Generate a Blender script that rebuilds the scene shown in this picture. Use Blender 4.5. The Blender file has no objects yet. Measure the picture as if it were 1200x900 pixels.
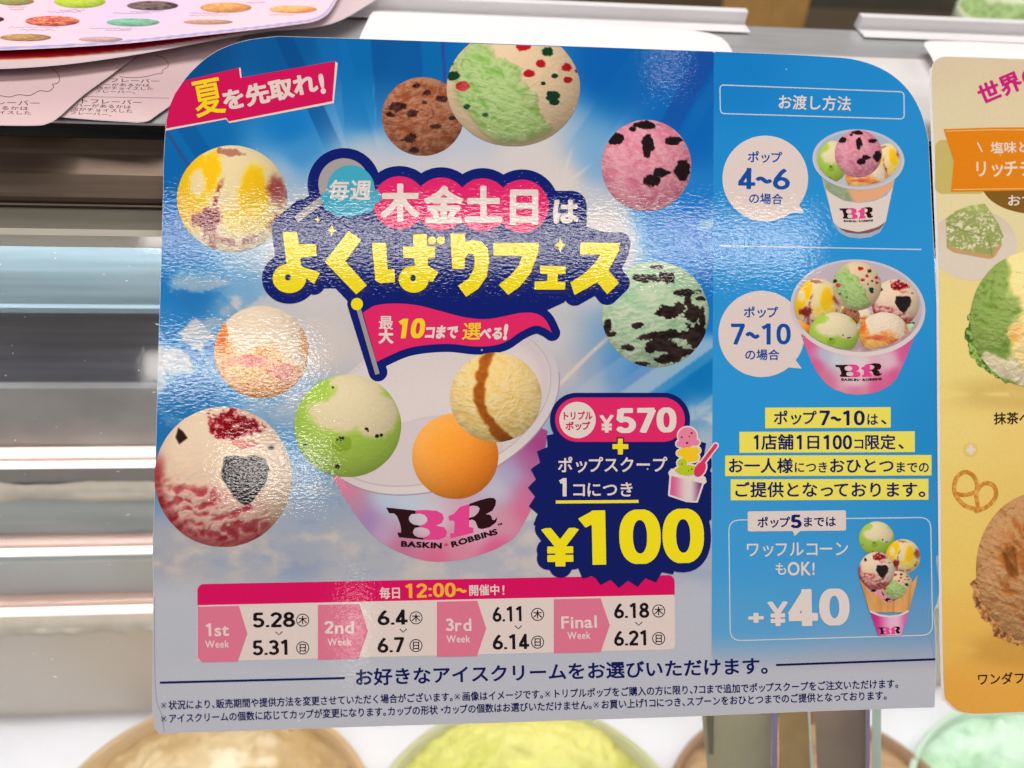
import bpy, math
import numpy as np
from mathutils import Matrix, Vector
from mathutils.geometry import tessellate_polygon

sc = bpy.context.scene
C = sc.collection
R_ = math.radians

# ------------------------------------------------------------------ frame of the display glass
# the glass leans back; U runs along the case, VV up the glass, NN out of it towards the customer
LEAN = R_(38)
GC = np.array([0.0, 0.0, 1.10])                        # point of the glass the camera looks at
U = np.array([1.0, 0, 0]); VV = np.array([0, math.sin(LEAN), math.cos(LEAN)])
NN = np.array([0, -math.cos(LEAN), math.sin(LEAN)])
FPX = 1040.0                                           # focal length in pixels of a 1200 wide frame
DIST = 0.41
# ------------------------------------------------------------------ camera
uc = np.array([0.9952, 0.0010, -0.0978]); vc = np.array([0.0040, 0.99872, -0.0505])
uc /= np.linalg.norm(uc); vc -= uc * uc.dot(vc); vc /= np.linalg.norm(vc); nc = np.cross(uc, vc)
RW = np.stack([U, VV, NN], 1) @ np.stack([uc, vc, nc], 0)   # camera axes (right, up, back) in world = RW columns
CAM = GC + RW[:, 2] * DIST
cd = bpy.data.cameras.new('camera'); cam = bpy.data.objects.new('camera', cd); C.objects.link(cam)
M4 = Matrix([list(RW[0]) + [CAM[0]], list(RW[1]) + [CAM[1]], list(RW[2]) + [CAM[2]], [0, 0, 0, 1]])
cam.matrix_world = M4
cd.sensor_width = 36; cd.lens = FPX / 1200 * 36
cd.clip_start = 0.01; cd.clip_end = 60
cd.dof.use_dof = True; cd.dof.focus_distance = DIST; cd.dof.aperture_fstop = 5.0
sc.camera = cam

# ------------------------------------------------------------------ world, lamps, exposure
w = bpy.data.worlds.new('World'); sc.world = w; w.use_nodes = True
bg_ = w.node_tree.nodes['Background']
bg_.inputs[0].default_value = (1.0, 0.93, 0.88, 1); bg_.inputs[1].default_value = 0.12
sc.view_settings.view_transform = 'Standard'; sc.view_settings.look = 'None'
sc.view_settings.exposure = 0.13; sc.view_settings.gamma = 1.0
sc.cycles.use_denoising = True
sc.cycles.max_bounces = 8; sc.cycles.transparent_max_bounces = 12


def ray(px, py):
    px = np.asarray(px, float); py = np.asarray(py, float)
    d = np.stack([(px - 600) / FPX, (450 - py) / FPX, -np.ones_like(px * py)], -1)
    return d @ RW.T


def hit(px, py, P, N):
    d = ray(px, py); t = ((np.asarray(P) - CAM) @ N) / (d @ N)
    return CAM + d * t[..., None]


def on_glass(px, py, n=0.0):
    return hit(px, py, GC + NN * n, NN)


def lamp(name, px, py, dist, sx, sy, power, col=(1, .95, .9), shape='RECTANGLE'):
    """a ceiling lamp that the tilted card mirrors at this spot; it hangs in the room behind the viewer"""
    d = ray(px, py); d = d / np.linalg.norm(d); r = d - 2 * (d @ NN) * NN
    P = on_glass(px, py) + r * dist
    L = bpy.data.lights.new(name, 'AREA'); L.shape = shape; L.size = sx; L.size_y = sy; L.energy = power; L.color = col
    o = bpy.data.objects.new(name, L); C.objects.link(o)
    z = Vector(r); x = Vector((1, 0, 0)); y = z.cross(x).normalized(); x = y.cross(z).normalized()
    o.matrix_world = Matrix(((x.x, y.x, z.x, P[0]), (x.y, y.y, z.y, P[1]), (x.z, y.z, z.z, P[2]), (0, 0, 0, 1)))
    return o


def wash(name, loc, target, sx, sy, power, col=(1, .95, .9)):
    L = bpy.data.lights.new(name, 'AREA'); L.shape = 'RECTANGLE'; L.size = sx; L.size_y = sy; L.energy = power; L.color = col
    o = bpy.data.objects.new(name, L); C.objects.link(o); o.location = loc
    o.rotation_euler = (Vector(target) - Vector(loc)).to_track_quat('-Z', 'Y').to_euler()


lamp('ceiling_tube_lamp', 565, 281, 2.2, 1.95, 0.07, 6.5)
lamp('ceiling_tube_lamp', 270, 430, 2.0, 0.42, 0.07, 1.6)
lamp('ceiling_tube_lamp', 322, 548, 2.0, 0.26, 0.05, 0.8)
lamp('ceiling_spot_lamp', 783, 66, 2.4, 0.09, 0.03, 0.10, shape='ELLIPSE')
lamp('ceiling_spot_lamp', 415, 735, 2.4, 0.05, 0.22, 0.16, shape='ELLIPSE')
wash('overhead_fill', (0.1, 0.35, 3.0), (0.05, 0.0, 1.1), 1.6, .5, 33, (1, .965, .935))  # unseen fill lamps from above and both sides, added for diffuse light
wash('side_fill', (-2.3, -1.0, 2.2), (0, 0, 1.1), .9, .9, 19, (1, .965, .935))
wash('side_fill', (2.4, -1.0, 2.2), (0, 0, 1.1), .9, .9, 18.5, (1, .965, .935))


# ------------------------------------------------------------------ small maths: noise and distance fields


def lin(c):
    c = np.asarray(c, float) / 255.0
    return np.where(c <= 0.04045, c / 12.92, ((c + 0.055) / 1.055) ** 2.4)


_T = {}


def vn(x, y, seed=0):
    if seed not in _T:
        _T[seed] = np.random.RandomState(seed + 7).rand(256, 256)
    t = _T[seed]; x = np.asarray(x, float) + 1000; y = np.asarray(y, float) + 1000
    xi = np.floor(x).astype(int); yi = np.floor(y).astype(int); fx = x - xi; fy = y - yi
    fx = fx * fx * (3 - 2 * fx); fy = fy * fy * (3 - 2 * fy)
    a = t[xi & 255, yi & 255]; b = t[(xi + 1) & 255, yi & 255]; c = t[xi & 255, (yi + 1) & 255]; d = t[(xi + 1) & 255, (yi + 1) & 255]
    return (a * (1 - fx) + b * fx) * (1 - fy) + (c * (1 - fx) + d * fx) * fy


def fbm(x, y, seed=0, o=4):
    s = 0; a = .5; n = 0
    for i in range(o):
        s = s + a * vn(x * 2 ** i, y * 2 ** i, seed + i); n += a; a *= .55
    return s / n


def ss(a, b, x):
    t = np.clip((x - a) / (b - a), 0, 1); return t * t * (3 - 2 * t)


def mix(a, b, t):
    t = np.asarray(t)[..., None]; return np.asarray(a, float) * (1 - t) + np.asarray(b, float) * t


def rbf(pts, s):
    P = np.array([p[:2] for p in pts], float); K = np.array([p[2:] for p in pts], float)

    def f(x, y):
        num = 0; den = 1e-9
        for (a, b), k in zip(P, K):
            wgt = 1 / ((x - a) ** 2 + (y - b) ** 2 + s * s) ** 2 * 1e8
            num = num + wgt[..., None] * k; den = den + wgt
        return num / den[..., None]
    return f


def sd_poly(X, Y, pts):
    P = np.array(pts, float); d2 = np.full(X.shape, 1e18); ins = np.zeros(X.shape, bool)
    for a, b in zip(P, np.roll(P, -1, 0)):
        d2, ins = _edge(X, Y, a, b, d2, ins)
    return np.where(ins, -1, 1) * np.sqrt(d2)


def _edge(X, Y, a, b, d2, ins):
    ex, ey = b - a; wx = X - a[0]; wy = Y - a[1]
    t = np.clip((wx * ex + wy * ey) / (ex * ex + ey * ey + 1e-12), 0, 1)
    d2 = np.minimum(d2, (wx - ex * t) ** 2 + (wy - ey * t) ** 2)
    c = ((a[1] <= Y) & (b[1] > Y)) | ((b[1] <= Y) & (a[1] > Y))
    if abs(ey) > 1e-12:
        ins = ins ^ (c & (X < a[0] + (Y - a[1]) / ey * ex))
    return d2, ins


def sd_seg(X, Y, a, b, r):
    ex, ey = b[0] - a[0], b[1] - a[1]; t = np.clip(((X - a[0]) * ex + (Y - a[1]) * ey) / (ex * ex + ey * ey + 1e-12), 0, 1)
    return np.hypot(X - a[0] - ex * t, Y - a[1] - ey * t) - r


def sd_line(X, Y, pts, wd, closed=False, butt=False):
    d = np.full(X.shape, 1e9); P = [np.array(p, float) for p in pts]
    if closed: P = P + [P[0]]
    n = len(P) - 1
    for i in range(n):
        a, b = P[i], P[i + 1]
        if butt:
            L = np.linalg.norm(b - a) + 1e-9; e = (b - a) / L; m = (a + b) / 2
            qx = np.abs((X - m[0]) * e[0] + (Y - m[1]) * e[1]) - L / 2
            qy = np.abs(-(X - m[0]) * e[1] + (Y - m[1]) * e[0]) - wd / 2
            d = np.minimum(d, np.hypot(np.maximum(qx, 0), np.maximum(qy, 0)) + np.minimum(np.maximum(qx, qy), 0))
            if i > 0: d = np.minimum(d, np.hypot(X - a[0], Y - a[1]) - wd / 2)
        else:
            d = np.minimum(d, sd_seg(X, Y, a, b, wd / 2))
    return d


def sd_ell(X, Y, cx, cy, rx, ry, rot=0):
    c, s = math.cos(R_(rot)), math.sin(R_(rot)); x = (X - cx) * c - (Y - cy) * s; y = (X - cx) * s + (Y - cy) * c
    k = np.hypot(x / rx, y / ry); k1 = np.hypot(x / rx ** 2, y / ry ** 2)
    return np.where(k < .3, -min(rx, ry) * (1 - k), k * (k - 1) / np.maximum(k1, 1e-9))


def sd_box(X, Y, cx, cy, hx, hy, r=0):
    qx = np.abs(X - cx) - hx + r; qy = np.abs(Y - cy) - hy + r
    return np.hypot(np.maximum(qx, 0), np.maximum(qy, 0)) + np.minimum(np.maximum(qx, qy), 0) - r


def spline(pts, n=8, closed=True):
    """Catmull-Rom through the points"""
    P = [np.array(p, float) for p in pts]; out = []; N = len(P); rng = N if closed else N - 1
    for i in range(rng):
        g = (lambda k: P[k % N]) if closed else (lambda k: P[min(max(k, 0), N - 1)])
        p0, p1, p2, p3 = g(i - 1), g(i), g(i + 1), g(i + 2)
        for k in range(n):
            t = k / n
            out.append(.5 * ((2 * p1) + (p2 - p0) * t + (2 * p0 - 5 * p1 + 4 * p2 - p3) * t * t + (3 * p1 - p0 - 3 * p2 + p3) * t ** 3))
    if not closed: out.append(P[-1])
    return [tuple(p) for p in out]


def arc(cx, cy, rx, ry, a0, a1, n=14):
    return [(cx + rx * math.cos(R_(a0 + (a1 - a0) * i / n)), cy + ry * math.sin(R_(a0 + (a1 - a0) * i / n))) for i in range(n + 1)]


def march(Fv, x0, y0, h, shared=False):
    """marching squares: verts (n,2) and faces of the region where Fv < 0; rows are y"""
    ny, nx = Fv.shape; I = Fv < 0
    code = I[:-1, :-1] * 1 + I[:-1, 1:] * 2 + I[1:, 1:] * 4 + I[1:, :-1] * 8
    gy, gx = np.mgrid[0:ny, 0:nx]
    V = []; faces = []; base = 0
    full = code == 15
    if shared:
        used = np.zeros(Fv.shape, bool)
        used[:-1, :-1] |= full; used[1:, :-1] |= full; used[:-1, 1:] |= full; used[1:, 1:] |= full
        idx = np.full(Fv.shape, -1); idx[used] = np.arange(used.sum())
        V.append(np.stack([gx[used], gy[used]], 1).astype(float)); base = int(used.sum())
        j, i = np.nonzero(full)
        faces += np.stack([idx[j, i], idx[j + 1, i], idx[j + 1, i + 1], idx[j, i + 1]], 1).tolist()
    else:
        q = []
        for j in range(ny - 1):
            row = full[j]
            if not row.any(): continue
            dlt = np.diff(np.concatenate([[0], row.astype(int), [0]])); a = np.nonzero(dlt == 1)[0]; b = np.nonzero(dlt == -1)[0]
            for s, e in zip(a, b): q.append([[s, j], [s, j + 1], [e, j + 1], [e, j]])
        if q:
            q = np.array(q, float).reshape(-1, 2); V.append(q)
            faces += (np.arange(len(q)).reshape(-1, 4)).tolist(); base = len(q)
    off = [(0, 0), (1, 0), (1, 1), (0, 1)]
    for c in range(1, 15):
        j, i = np.nonzero(code == c)
        if len(j) == 0: continue
        pl = []
        for k in range(4):
            ka = off[k]; kb = off[(k + 1) % 4]; ina = (c >> k) & 1; inb = (c >> ((k + 1) % 4)) & 1
            A = np.stack([i + ka[0], j + ka[1]], 1).astype(float); B = np.stack([i + kb[0], j + kb[1]], 1).astype(float)
            if ina: pl.append(A)
            if ina != inb:
                fa = Fv[j + ka[1], i + ka[0]]; fb = Fv[j + kb[1], i + kb[0]]; t = (fa / (fa - fb))[:, None]
                pl.append(A * (1 - t) + B * t)
        m = len(pl); a = np.stack(pl, 1)[:, ::-1].reshape(-1, 2); V.append(a)
        faces += (np.arange(len(a)).reshape(-1, m) + base).tolist(); base += len(a)
    if not V: return np.zeros((0, 2)), []
    V = np.concatenate(V); V = V * h + np.array([x0, y0])
    return V, faces


# ------------------------------------------------------------------ things and parts


def thing(name, label, cat, P, group=None, rot=None):
    o = bpy.data.objects.new(name, None); C.objects.link(o); o.empty_display_size = .02
    Rm = np.eye(3) if rot is None else rot
    o.matrix_world = Matrix([list(Rm[0]) + [P[0]], list(Rm[1]) + [P[1]], list(Rm[2]) + [P[2]], [0, 0, 0, 1]])
    o['label'] = label; o['category'] = cat
    if group: o['group'] = group
    FR[o.name] = (np.array(P, float), Rm)
    return o


FR = {}
GR = np.stack([U, VV, NN], 1)


def obj(name, V, faces, parent=None, mat=None, col=None, label=None, smooth=False):
    V = np.asarray(V, float)
    if parent is not None and parent.name in FR:
        P, Rm = FR[parent.name]; V = (V - P) @ Rm
    me = bpy.data.meshes.new(name); me.from_pydata(V.tolist() if len(V) else [], [], faces if isinstance(faces, list) else faces.tolist())
    if col is not None:
        ca = me.color_attributes.new('Col', 'FLOAT_COLOR', 'POINT')
        col = np.broadcast_to(np.asarray(col, float), (len(V), 3)); ca.data.foreach_set('color', np.concatenate([col, np.ones((len(V), 1))], 1).astype(np.float32).ravel())
    if mat: me.materials.append(mat)
    if smooth: me.polygons.foreach_set('use_smooth', [True] * len(me.polygons))
    o = bpy.data.objects.new(name, me); C.objects.link(o)
    if parent is not None:
        o.parent = parent
        if parent.name in FR: FR[o.name] = FR[parent.name]
    if label: o['label'] = label
    return o


def tag(o, label=None, cat=None, group=None, kind=None):
    for k, v in (('label', label), ('category', cat), ('group', group), ('kind', kind)):
        if v: o[k] = v
    return o


def nodes(name):
    m = bpy.data.materials.new(name); m.use_nodes = True; t = m.node_tree
    return m, t, t.nodes['Principled BSDF']


def print_material(name, rough, coat, bump, bscale, spec=.5, wear=True):
    """coloured print under a laminate with an orange-peel surface"""
    m, t, b = nodes(name); N = t.nodes; L = t.links
    a = N.new('ShaderNodeAttribute'); a.attribute_name = 'Col'
    tc = N.new('ShaderNodeTexCoord')
    n1 = N.new('ShaderNodeTexNoise'); n1.inputs['Scale'].default_value = bscale; n1.inputs['Detail'].default_value = 2; n1.inputs['Roughness'].default_value = .6
    mp = N.new('ShaderNodeMapping'); mp.inputs['Scale'].default_value = (.62, 1.25, 1)
    L.new(tc.outputs['Object'], mp.inputs['Vector']); L.new(mp.outputs[0], n1.inputs['Vector'])
    bp = N.new('ShaderNodeBump'); bp.inputs['Strength'].default_value = bump; bp.inputs['Distance'].default_value = .001
    L.new(n1.outputs[0], bp.inputs['Height'])
    # paper grain and faint dirt specks
    n2 = N.new('ShaderNodeTexNoise'); n2.inputs['Scale'].default_value = 900; n2.inputs['Detail'].default_value = 2
    L.new(tc.outputs['Object'], n2.inputs['Vector'])
    mr = N.new('ShaderNodeMapRange'); mr.inputs[3].default_value = .93; mr.inputs[4].default_value = 1.05
    L.new(n2.outputs[0], mr.inputs[0])
    vm = N.new('ShaderNodeVectorMath'); vm.operation = 'SCALE'; L.new(a.outputs['Color'], vm.inputs[0]); L.new(mr.outputs[0], vm.inputs['Scale'])
    src = vm.outputs[0]
    if wear:
        vo = N.new('ShaderNodeTexVoronoi'); vo.inputs['Scale'].default_value = 55; L.new(tc.outputs['Object'], vo.inputs['Vector'])
        rp = N.new('ShaderNodeValToRGB'); rp.color_ramp.elements[0].position = .018; rp.color_ramp.elements[1].position = .028
        rp.color_ramp.elements[0].color = (1, 1, 1, 1); rp.color_ramp.elements[1].color = (0, 0, 0, 1)
        L.new(vo.outputs['Distance'], rp.inputs[0])
        mx = N.new('ShaderNodeMix'); mx.data_type = 'RGBA'; mx.inputs[7].default_value = (.75, .8, .85, 1)
        ml = N.new('ShaderNodeMath'); ml.operation = 'MULTIPLY'; ml.inputs[1].default_value = .55; L.new(rp.outputs[0], ml.inputs[0])
        L.new(ml.outputs[0], mx.inputs[0]); L.new(src, mx.inputs[6]); src = mx.outputs[2]
    L.new(src, b.inputs['Base Color'])
    b.inputs['Roughness'].default_value = rough; b.inputs['Specular IOR Level'].default_value = 0
    b.inputs['Coat Weight'].default_value = coat; b.inputs['Coat Roughness'].default_value = rough
    L.new(bp.outputs[0], b.inputs['Coat Normal'])
    return m


def plain(name, rgb, rough=.5, metal=0, noise=.08, scale=60, bump=0, emis=None, estr=0, stretch=None, spec=.5):
    m, t, b = nodes(name); N = t.nodes; L = t.links; c = lin(rgb)
    tc = N.new('ShaderNodeTexCoord'); n1 = N.new('ShaderNodeTexNoise'); n1.inputs['Scale'].default_value = scale; n1.inputs['Detail'].default_value = 4
    if stretch:
        mp = N.new('ShaderNodeMapping'); mp.inputs['Scale'].default_value = stretch; L.new(tc.outputs['Object'], mp.inputs[0]); L.new(mp.outputs[0], n1.inputs[0])
    else:
        L.new(tc.outputs['Object'], n1.inputs[0])
    r = N.new('ShaderNodeValToRGB'); r.color_ramp.elements[0].position = .3; r.color_ramp.elements[1].position = .7
    r.color_ramp.elements[0].color = (*(c * (1 - noise)), 1); r.color_ramp.elements[1].color = (*np.minimum(c * (1 + noise), 1), 1)
    L.new(n1.outputs[0], r.inputs[0]); L.new(r.outputs[0], b.inputs['Base Color'])
    if bump:
        bp = N.new('ShaderNodeBump'); bp.inputs['Strength'].default_value = bump; bp.inputs['Distance'].default_value = .002
        L.new(n1.outputs[0], bp.inputs['Height'])
    b.inputs['Roughness'].default_value = rough; b.inputs['Metallic'].default_value = metal; b.inputs['Specular IOR Level'].default_value = spec
    if emis is not None:
        b.inputs['Emission Color'].default_value = (*lin(emis), 1); b.inputs['Emission Strength'].default_value = estr
    return m


# ------------------------------------------------------------------ drawing flat print on a sheet
LS = 0.00003


def ink(c):
    """print tones: pale colours are dimmed and warmed"""
    c = np.asarray(c, float); mx_ = c.max(-1); t = np.clip(1 - (mx_ - c.min(-1)) / np.maximum(mx_, 1) * 1.8, 0, 1)[..., None]
    return lin(np.clip(c * (1 - t * np.array([.075, .105, .125])), 0, 255))


class Sheet:
    """a printed sheet: maps drawing coordinates onto its own plane, one hair above the layer below"""

    def __init__(s, P, N, mat, root):
        s.P = np.array(P, float); s.N = np.array(N, float); s.mat = mat; s.root = root

    def at(s, V, layer):
        V = np.asarray(V, float); return hit(V[:, 0], V[:, 1], s.P + s.N * LS * layer, s.N)

    def draw(s, name, V, F, layer, col, parent=None, label=None):
        o = obj(name, s.at(V, layer), F, parent or s.root, s.mat, col, label); return o

    def field(s, name, box, h, f, layer, col, parent=None, label=None):
        x0, y0, x1, y1 = box; X, Y = np.meshgrid(np.arange(x0, x1 + h, h), np.arange(y0, y1 + h, h))
        fn = callable(col); V, F = march(f(X, Y), x0, y0, h, shared=fn)
        c = ink(np.clip(col(V[:, 0], V[:, 1]), 0, 255)) if fn else ink(col)
        return s.draw(name, V, F, layer, c, parent, label)

    def poly(s, name, pts, layer, col, parent=None, label=None):
        tri = tessellate_polygon([[Vector((p[0], p[1], 0)) for p in pts]]); F = []
        P = np.array(pts, float)
        for a, b, c in tri:
            cr = (P[b][0] - P[a][0]) * (P[c][1] - P[a][1]) - (P[b][1] - P[a][1]) * (P[c][0] - P[a][0])
            F.append([a, c, b] if cr > 0 else [a, b, c])
        return s.draw(name, P, F, layer, ink(col), parent, label)

    def line(s, name, pts, wd, layer, col, parent=None, closed=False, label=None):
        P = np.array(pts, float); V = []; F = []; n = len(P)
        for i in range(n):
            a = P[i - 1] if (i > 0 or closed) else P[i]; b = P[(i + 1) % n] if (i < n - 1 or closed) else P[i]
            t = (b - a) / (np.linalg.norm(b - a) + 1e-9); q = np.array([-t[1], t[0]]) * wd / 2; V += [P[i] + q, P[i] - q]
        for i in range(n if closed else n - 1):
            k = (i + 1) % n; F.append([2 * i, 2 * k, 2 * k + 1, 2 * i + 1])
        return s.draw(name, V, F, layer, ink(col), parent, label)

    def text(s, name, st, p0, p1, size, layer, col, bold=.0, parent=None, shear=0, label=None, outline=None):
        V, F = text_shape(st, p0, p1, size, bold, shear)
        o = s.draw(name, V, F, layer, ink(col), parent, label)
        return o


# ------------------------------------------------------------------ letters
_fc = bpy.data.curves.new('letter_outline', 'FONT'); _fc.fill_mode = 'NONE'; _fc.resolution_u = 4
_fo = bpy.data.objects.new('letter_outline', _fc)
_segs = {}


def segs(ch):
    if ch not in _segs:
        _fc.body = ch; m = bpy.data.meshes.new_from_object(_fo)
        v = np.array([p.co[:2] for p in m.vertices]); e = np.array([x.vertices[:] for x in m.edges])
        _segs[ch] = (v[e] if len(e) else np.zeros((0, 2, 2))); bpy.data.meshes.remove(m)
    return _segs[ch]


def rr(*a): return [(x, y) for x, y in a]


DIG = {  # open or closed strokes, x 0..0.62, y 0..1 (cap height)
    '0': [(True, [(.31 + .2 * math.copysign(abs(math.cos(t)) ** .86, math.cos(t)), .5 + .41 * math.copysign(abs(math.sin(t)) ** .86, math.sin(t))) for t in np.linspace(0, 2 * math.pi, 33)[:-1]])],
    '1': [(False, [(.34, 0), (.34, 1)]), (False, [(.34, .93), (.10, .77)])],
    '2': [(False, arc(.30, .70, .205, .21, 165, -30, 14) + [(.10, .09)]), (False, [(.05, .09), (.56, .09)])],
    '3': [(False, arc(.28, .715, .20, .195, 150, -90, 14)), (False, arc(.28, .295, .225, .205, 90, -150, 16)), (False, [(.22, .51), (.30, .51)])],
    '4': [(False, [(.38, 0), (.38, 1)]), (False, [(.40, .93), (.09, .30)]), (False, [(.02, .245), (.60, .245)])],
    '5': [(False, [(.53, .91), (.15, .91)]), (False, [(.16, .95), (.13, .50)]), (False, [(.13, .53)] + arc(.29, .32, .225, .235, 120, -150, 18))],
    '6': [(True, arc(.31, .30, .21, .215, 0, 360, 22)[:-1]), (False, [(.44, .95), (.30, .80), (.14, .50), (.10, .32)])],
    '7': [(False, [(.04, .91), (.57, .91)]), (False, [(.52, .93), (.20, 0)])],
    '8': [(True, arc(.31, .725, .175, .185, 0, 360, 20)[:-1]), (True, arc(.31, .285, .215, .205, 0, 360, 22)[:-1])],
    '9': [(True, arc(.31, .70, .21, .215, 0, 360, 22)[:-1]), (False, [(.18, .05), (.32, .2), (.48, .50), (.52, .68)])],
    '¥': [(False, [(.05, 1), (.31, .52), (.57, 1)]), (False, [(.31, .5), (.31, 0)]), (False, [(.08, .43), (.54, .43)]), (False, [(.08, .21), (.54, .21)])],
    '+': [(False, [(.04, .46), (.60, .46)]), (False, [(.32, .18), (.32, .74)])],
    '~': [(False, [(.04 + .46 * k / 12, .44 + .085 * math.sin(k / 12 * 2 * math.pi)) for k in range(13)])],
    '.': [(False, [(.13, .02), (.13, .16)])],
    ':': [(False, [(.13, .08), (.13, .22)]), (False, [(.13, .52), (.13, .66)])],
}
DIG['※'] = [(False, [(.16, .16), (.84, .84)]), (False, [(.16, .84), (.84, .16)]), (False, [(.5, .86), (.5, .96)]), (False, [(.5, .04), (.5, .14)]), (False, [(.04, .5), (.14, .5)]), (False, [(.86, .5), (.96, .5)])]
ADV = {'※': 1.2, '.': .26, ':': .26, '~': .56, '+': .66, '¥': .62}
NARROW = {'、': .5, '。': .52, '・': .6, '!': .42, ' ': .3, 'っ': .86, 'ッ': .86, '※': .95, 'コ': .92}


def adv(ch):
    if ch in DIG: return ADV.get(ch, .62) * .76
    if ch in NARROW: return NARROW[ch]
    if ord(ch) < 256 or ch == '™':
        s = segs(ch); return float(s[..., 0].max()) + .07
    return 1.0


_gm = {}


def glyph_mesh(ch, bold, size):
    res = 30 if size < 13 else 40 if size < 24 else 64 if size < 45 else 96
    k = (ch, round(bold, 3), res)
    if k in _gm: return _gm[k]
    h = 1 / res
    X, Y = np.meshgrid(np.arange(-.2, 1.25, h), np.arange(-.3, 1.1, h))
    if ch in DIG:
        wd = (.105 if ch != '※' else .055) + 2 * bold; d = np.full(X.shape, 9.0); S = .76; H = .74
        for cl, pts in DIG[ch]:
            P = [(x * S, y * H) for x, y in pts]; d = np.minimum(d, sd_line(X, Y, P, wd * .95, cl, True))
        # keep the ends inside the cap height
        d = np.maximum(d, np.maximum(-Y, Y - H)) if ch not in '.:※' else d
    else:
        sg = segs(ch); d2 = np.full(X.shape, 1e9); ins = np.zeros(X.shape, bool)
        for a, b in sg: d2, ins = _edge(X, Y, a, b, d2, ins)
        d = np.where(ins, -1, 1) * np.sqrt(d2) - bold
        if ch == '、' or ch == '。': pass
    V, F = march(d, -.2, -.3, h)
    _gm[k] = (V, F); return _gm[k]


def text_shape(st, p0, p1, size, bold=0, shear=0):
    p0 = np.array(p0, float); p1 = np.array(p1, float); L = np.linalg.norm(p1 - p0); d = (p1 - p0) / L; up = np.array([d[1], -d[0]])
    tot = sum(adv(c) for c in st) * size; sx = L / tot; x = 0; VS = []; FS = []; base = 0
    for ch in st:
        a = adv(ch)
        if ch != ' ':
            V, F = glyph_mesh(ch, bold, size)
            if len(V):
                ex = (x + V[:, 0]) * size * sx + shear * (V[:, 1] - .37) * size; ey = (V[:, 1] - .37) * size
                VS.append(p0 + ex[:, None] * d + ey[:, None] * up)
                FS += [[i + base for i in f[::-1]] for f in F]; base += len(V)
        x += a
    return np.concatenate(VS), FS


def sd_text(st, p0, p1, size, wd):
    """distance to the digits of a string in drawing coordinates (used for the outline behind them)"""
    p0 = np.array(p0, float); p1 = np.array(p1, float); L = np.linalg.norm(p1 - p0); d = (p1 - p0) / L; up = np.array([d[1], -d[0]])
    sx = L / (sum(adv(c) for c in st) * size); lines = []; x = 0
    for ch in st:
        for cl, pts in DIG[ch]:
            lines.append((cl, [tuple(p0 + (x + a * .76) * size * sx * d + (b * .74 - .37) * size * up) for a, b in pts]))
        x += adv(ch)

    def f(X, Y):
        r = np.full(X.shape, 1e9)
        for cl, P in lines: r = np.minimum(r, sd_line(X, Y, P, wd, cl))
        return r
    return f

# ------------------------------------------------------------------ pictures of ice cream: colours of the printed photographs
WHITE = (236, 226, 220)


def blob(x, y, cx, cy, rx, ry, seed, rough=.5, fq=4, soft=.13):
    d = np.hypot((x - cx) / rx, (y - cy) / ry) + rough * 2 * (fbm(x * fq, y * fq, seed) - .5) + rough * .5 * (vn(x * fq * 4, y * fq * 6, seed + 1) - .5)
    return ss(1 + soft, 1 - soft, d)


def drape(x, y, seed, fx=3, fy=9, ang=0, wr=1.0):
    """folds left by the scoop: they rise slowly and break off in a thin crack"""
    c, s = math.cos(ang), math.sin(ang); u = x * c + y * s; v = -x * s + y * c; out = 0
    for k, (F, am) in enumerate(((.55, .62), (1.15, .38))):
        ph = v * fy * F + wr * 2.6 * fbm(u * fx * .55, v * 2.2, seed + 50 + k, 3) + .9 * fbm(u * fx * 2.2, v * fy * .8, seed + 60 + k, 3)
        f = ph - np.floor(ph); saw = np.where(f < .82, f / .82, (1 - f) / .18)
        out = out + am * saw * (.35 + .65 * ss(.35, .6, vn(u * fx * 1.3, v * fy * .6, seed + 70 + k)))
    wx = fbm(u * 3, v * 3, seed + 80, 3) * 3; rid = 1 - np.abs(2 * vn(u * 5.5 + wx, v * 8.5 + wx * 1.3, seed + 81) - 1)
    return .38 * out + .36 * rid + .34 * fbm(u * 13, v * 19, seed + 9, 3)


def P_(pts, cx, cy, r): return [((a - cx) / r, (b - cy) / r) for a, b in pts]


def f_lemon(x, y):
    c = mix((232, 218, 190), (240, 226, 175), fbm(x * 3, y * 3, 1))
    yl = np.maximum(ss(-.42, -.62, x - .25 * y * 0 + .32 * (fbm(x * 3, y * 3, 2) - .5)) * ss(.75, .3, y), blob(x, y, -.42, -.52, .2, .42, 3, .6, 4, .25))
    yl = np.clip(yl - blob(x, y, -.62, -.3, .13, .26, 5, .5, 5, .35) * .95, 0, 1)
    yl = np.maximum(yl, blob(x, y, .4, -.12, .27, .46, 4, .3, 3, .3)); yl = np.maximum(yl, .5 * blob(x, y, .25, .38, .5, .3, 6, .6, 4, .4))
    c = mix(c, (238, 198, 30), yl)
    s1 = blob(x, y, -.42, .42, .24, .2, 7, .8, 7, .3); s2 = ss(.07, .0, np.abs(x + .26 + .3 * (y + .1)) + .05 * (fbm(x * 12, y * 12, 18) - .5)) * ss(-.55, 0, y) * ss(.95, .5, y) * ss(.4, .5, fbm(x * 7, y * 12, 8))
    s3 = ss(.12, .02, np.abs(x + .36)) * ss(.3, .5, y) * .8; s4 = blob(x, y, .82, -.16, .18, .24, 9, .4, 4, .5); s5 = blob(x, y, -.05, -.88, .2, .1, 12, .9) * .5
    rim = ss(.10, .0, np.abs(np.hypot(x - .05, y + .05) - .86)) * ss(.1, .5, y + x * .2) * ss(-.6, -.1, x) * ss(.35, .6, fbm(x * 8, y * 8, 10))
    c = mix(c, (140, 28, 44), np.clip(np.maximum.reduce([s1, s2, s3 * .8, s4 * .75, s5, rim * .85]), 0, 1) * .9)
    return c, drape(x, y, 11, 4, 8, .4) * ss(-.3, .6, x * .5 + y), .5


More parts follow.
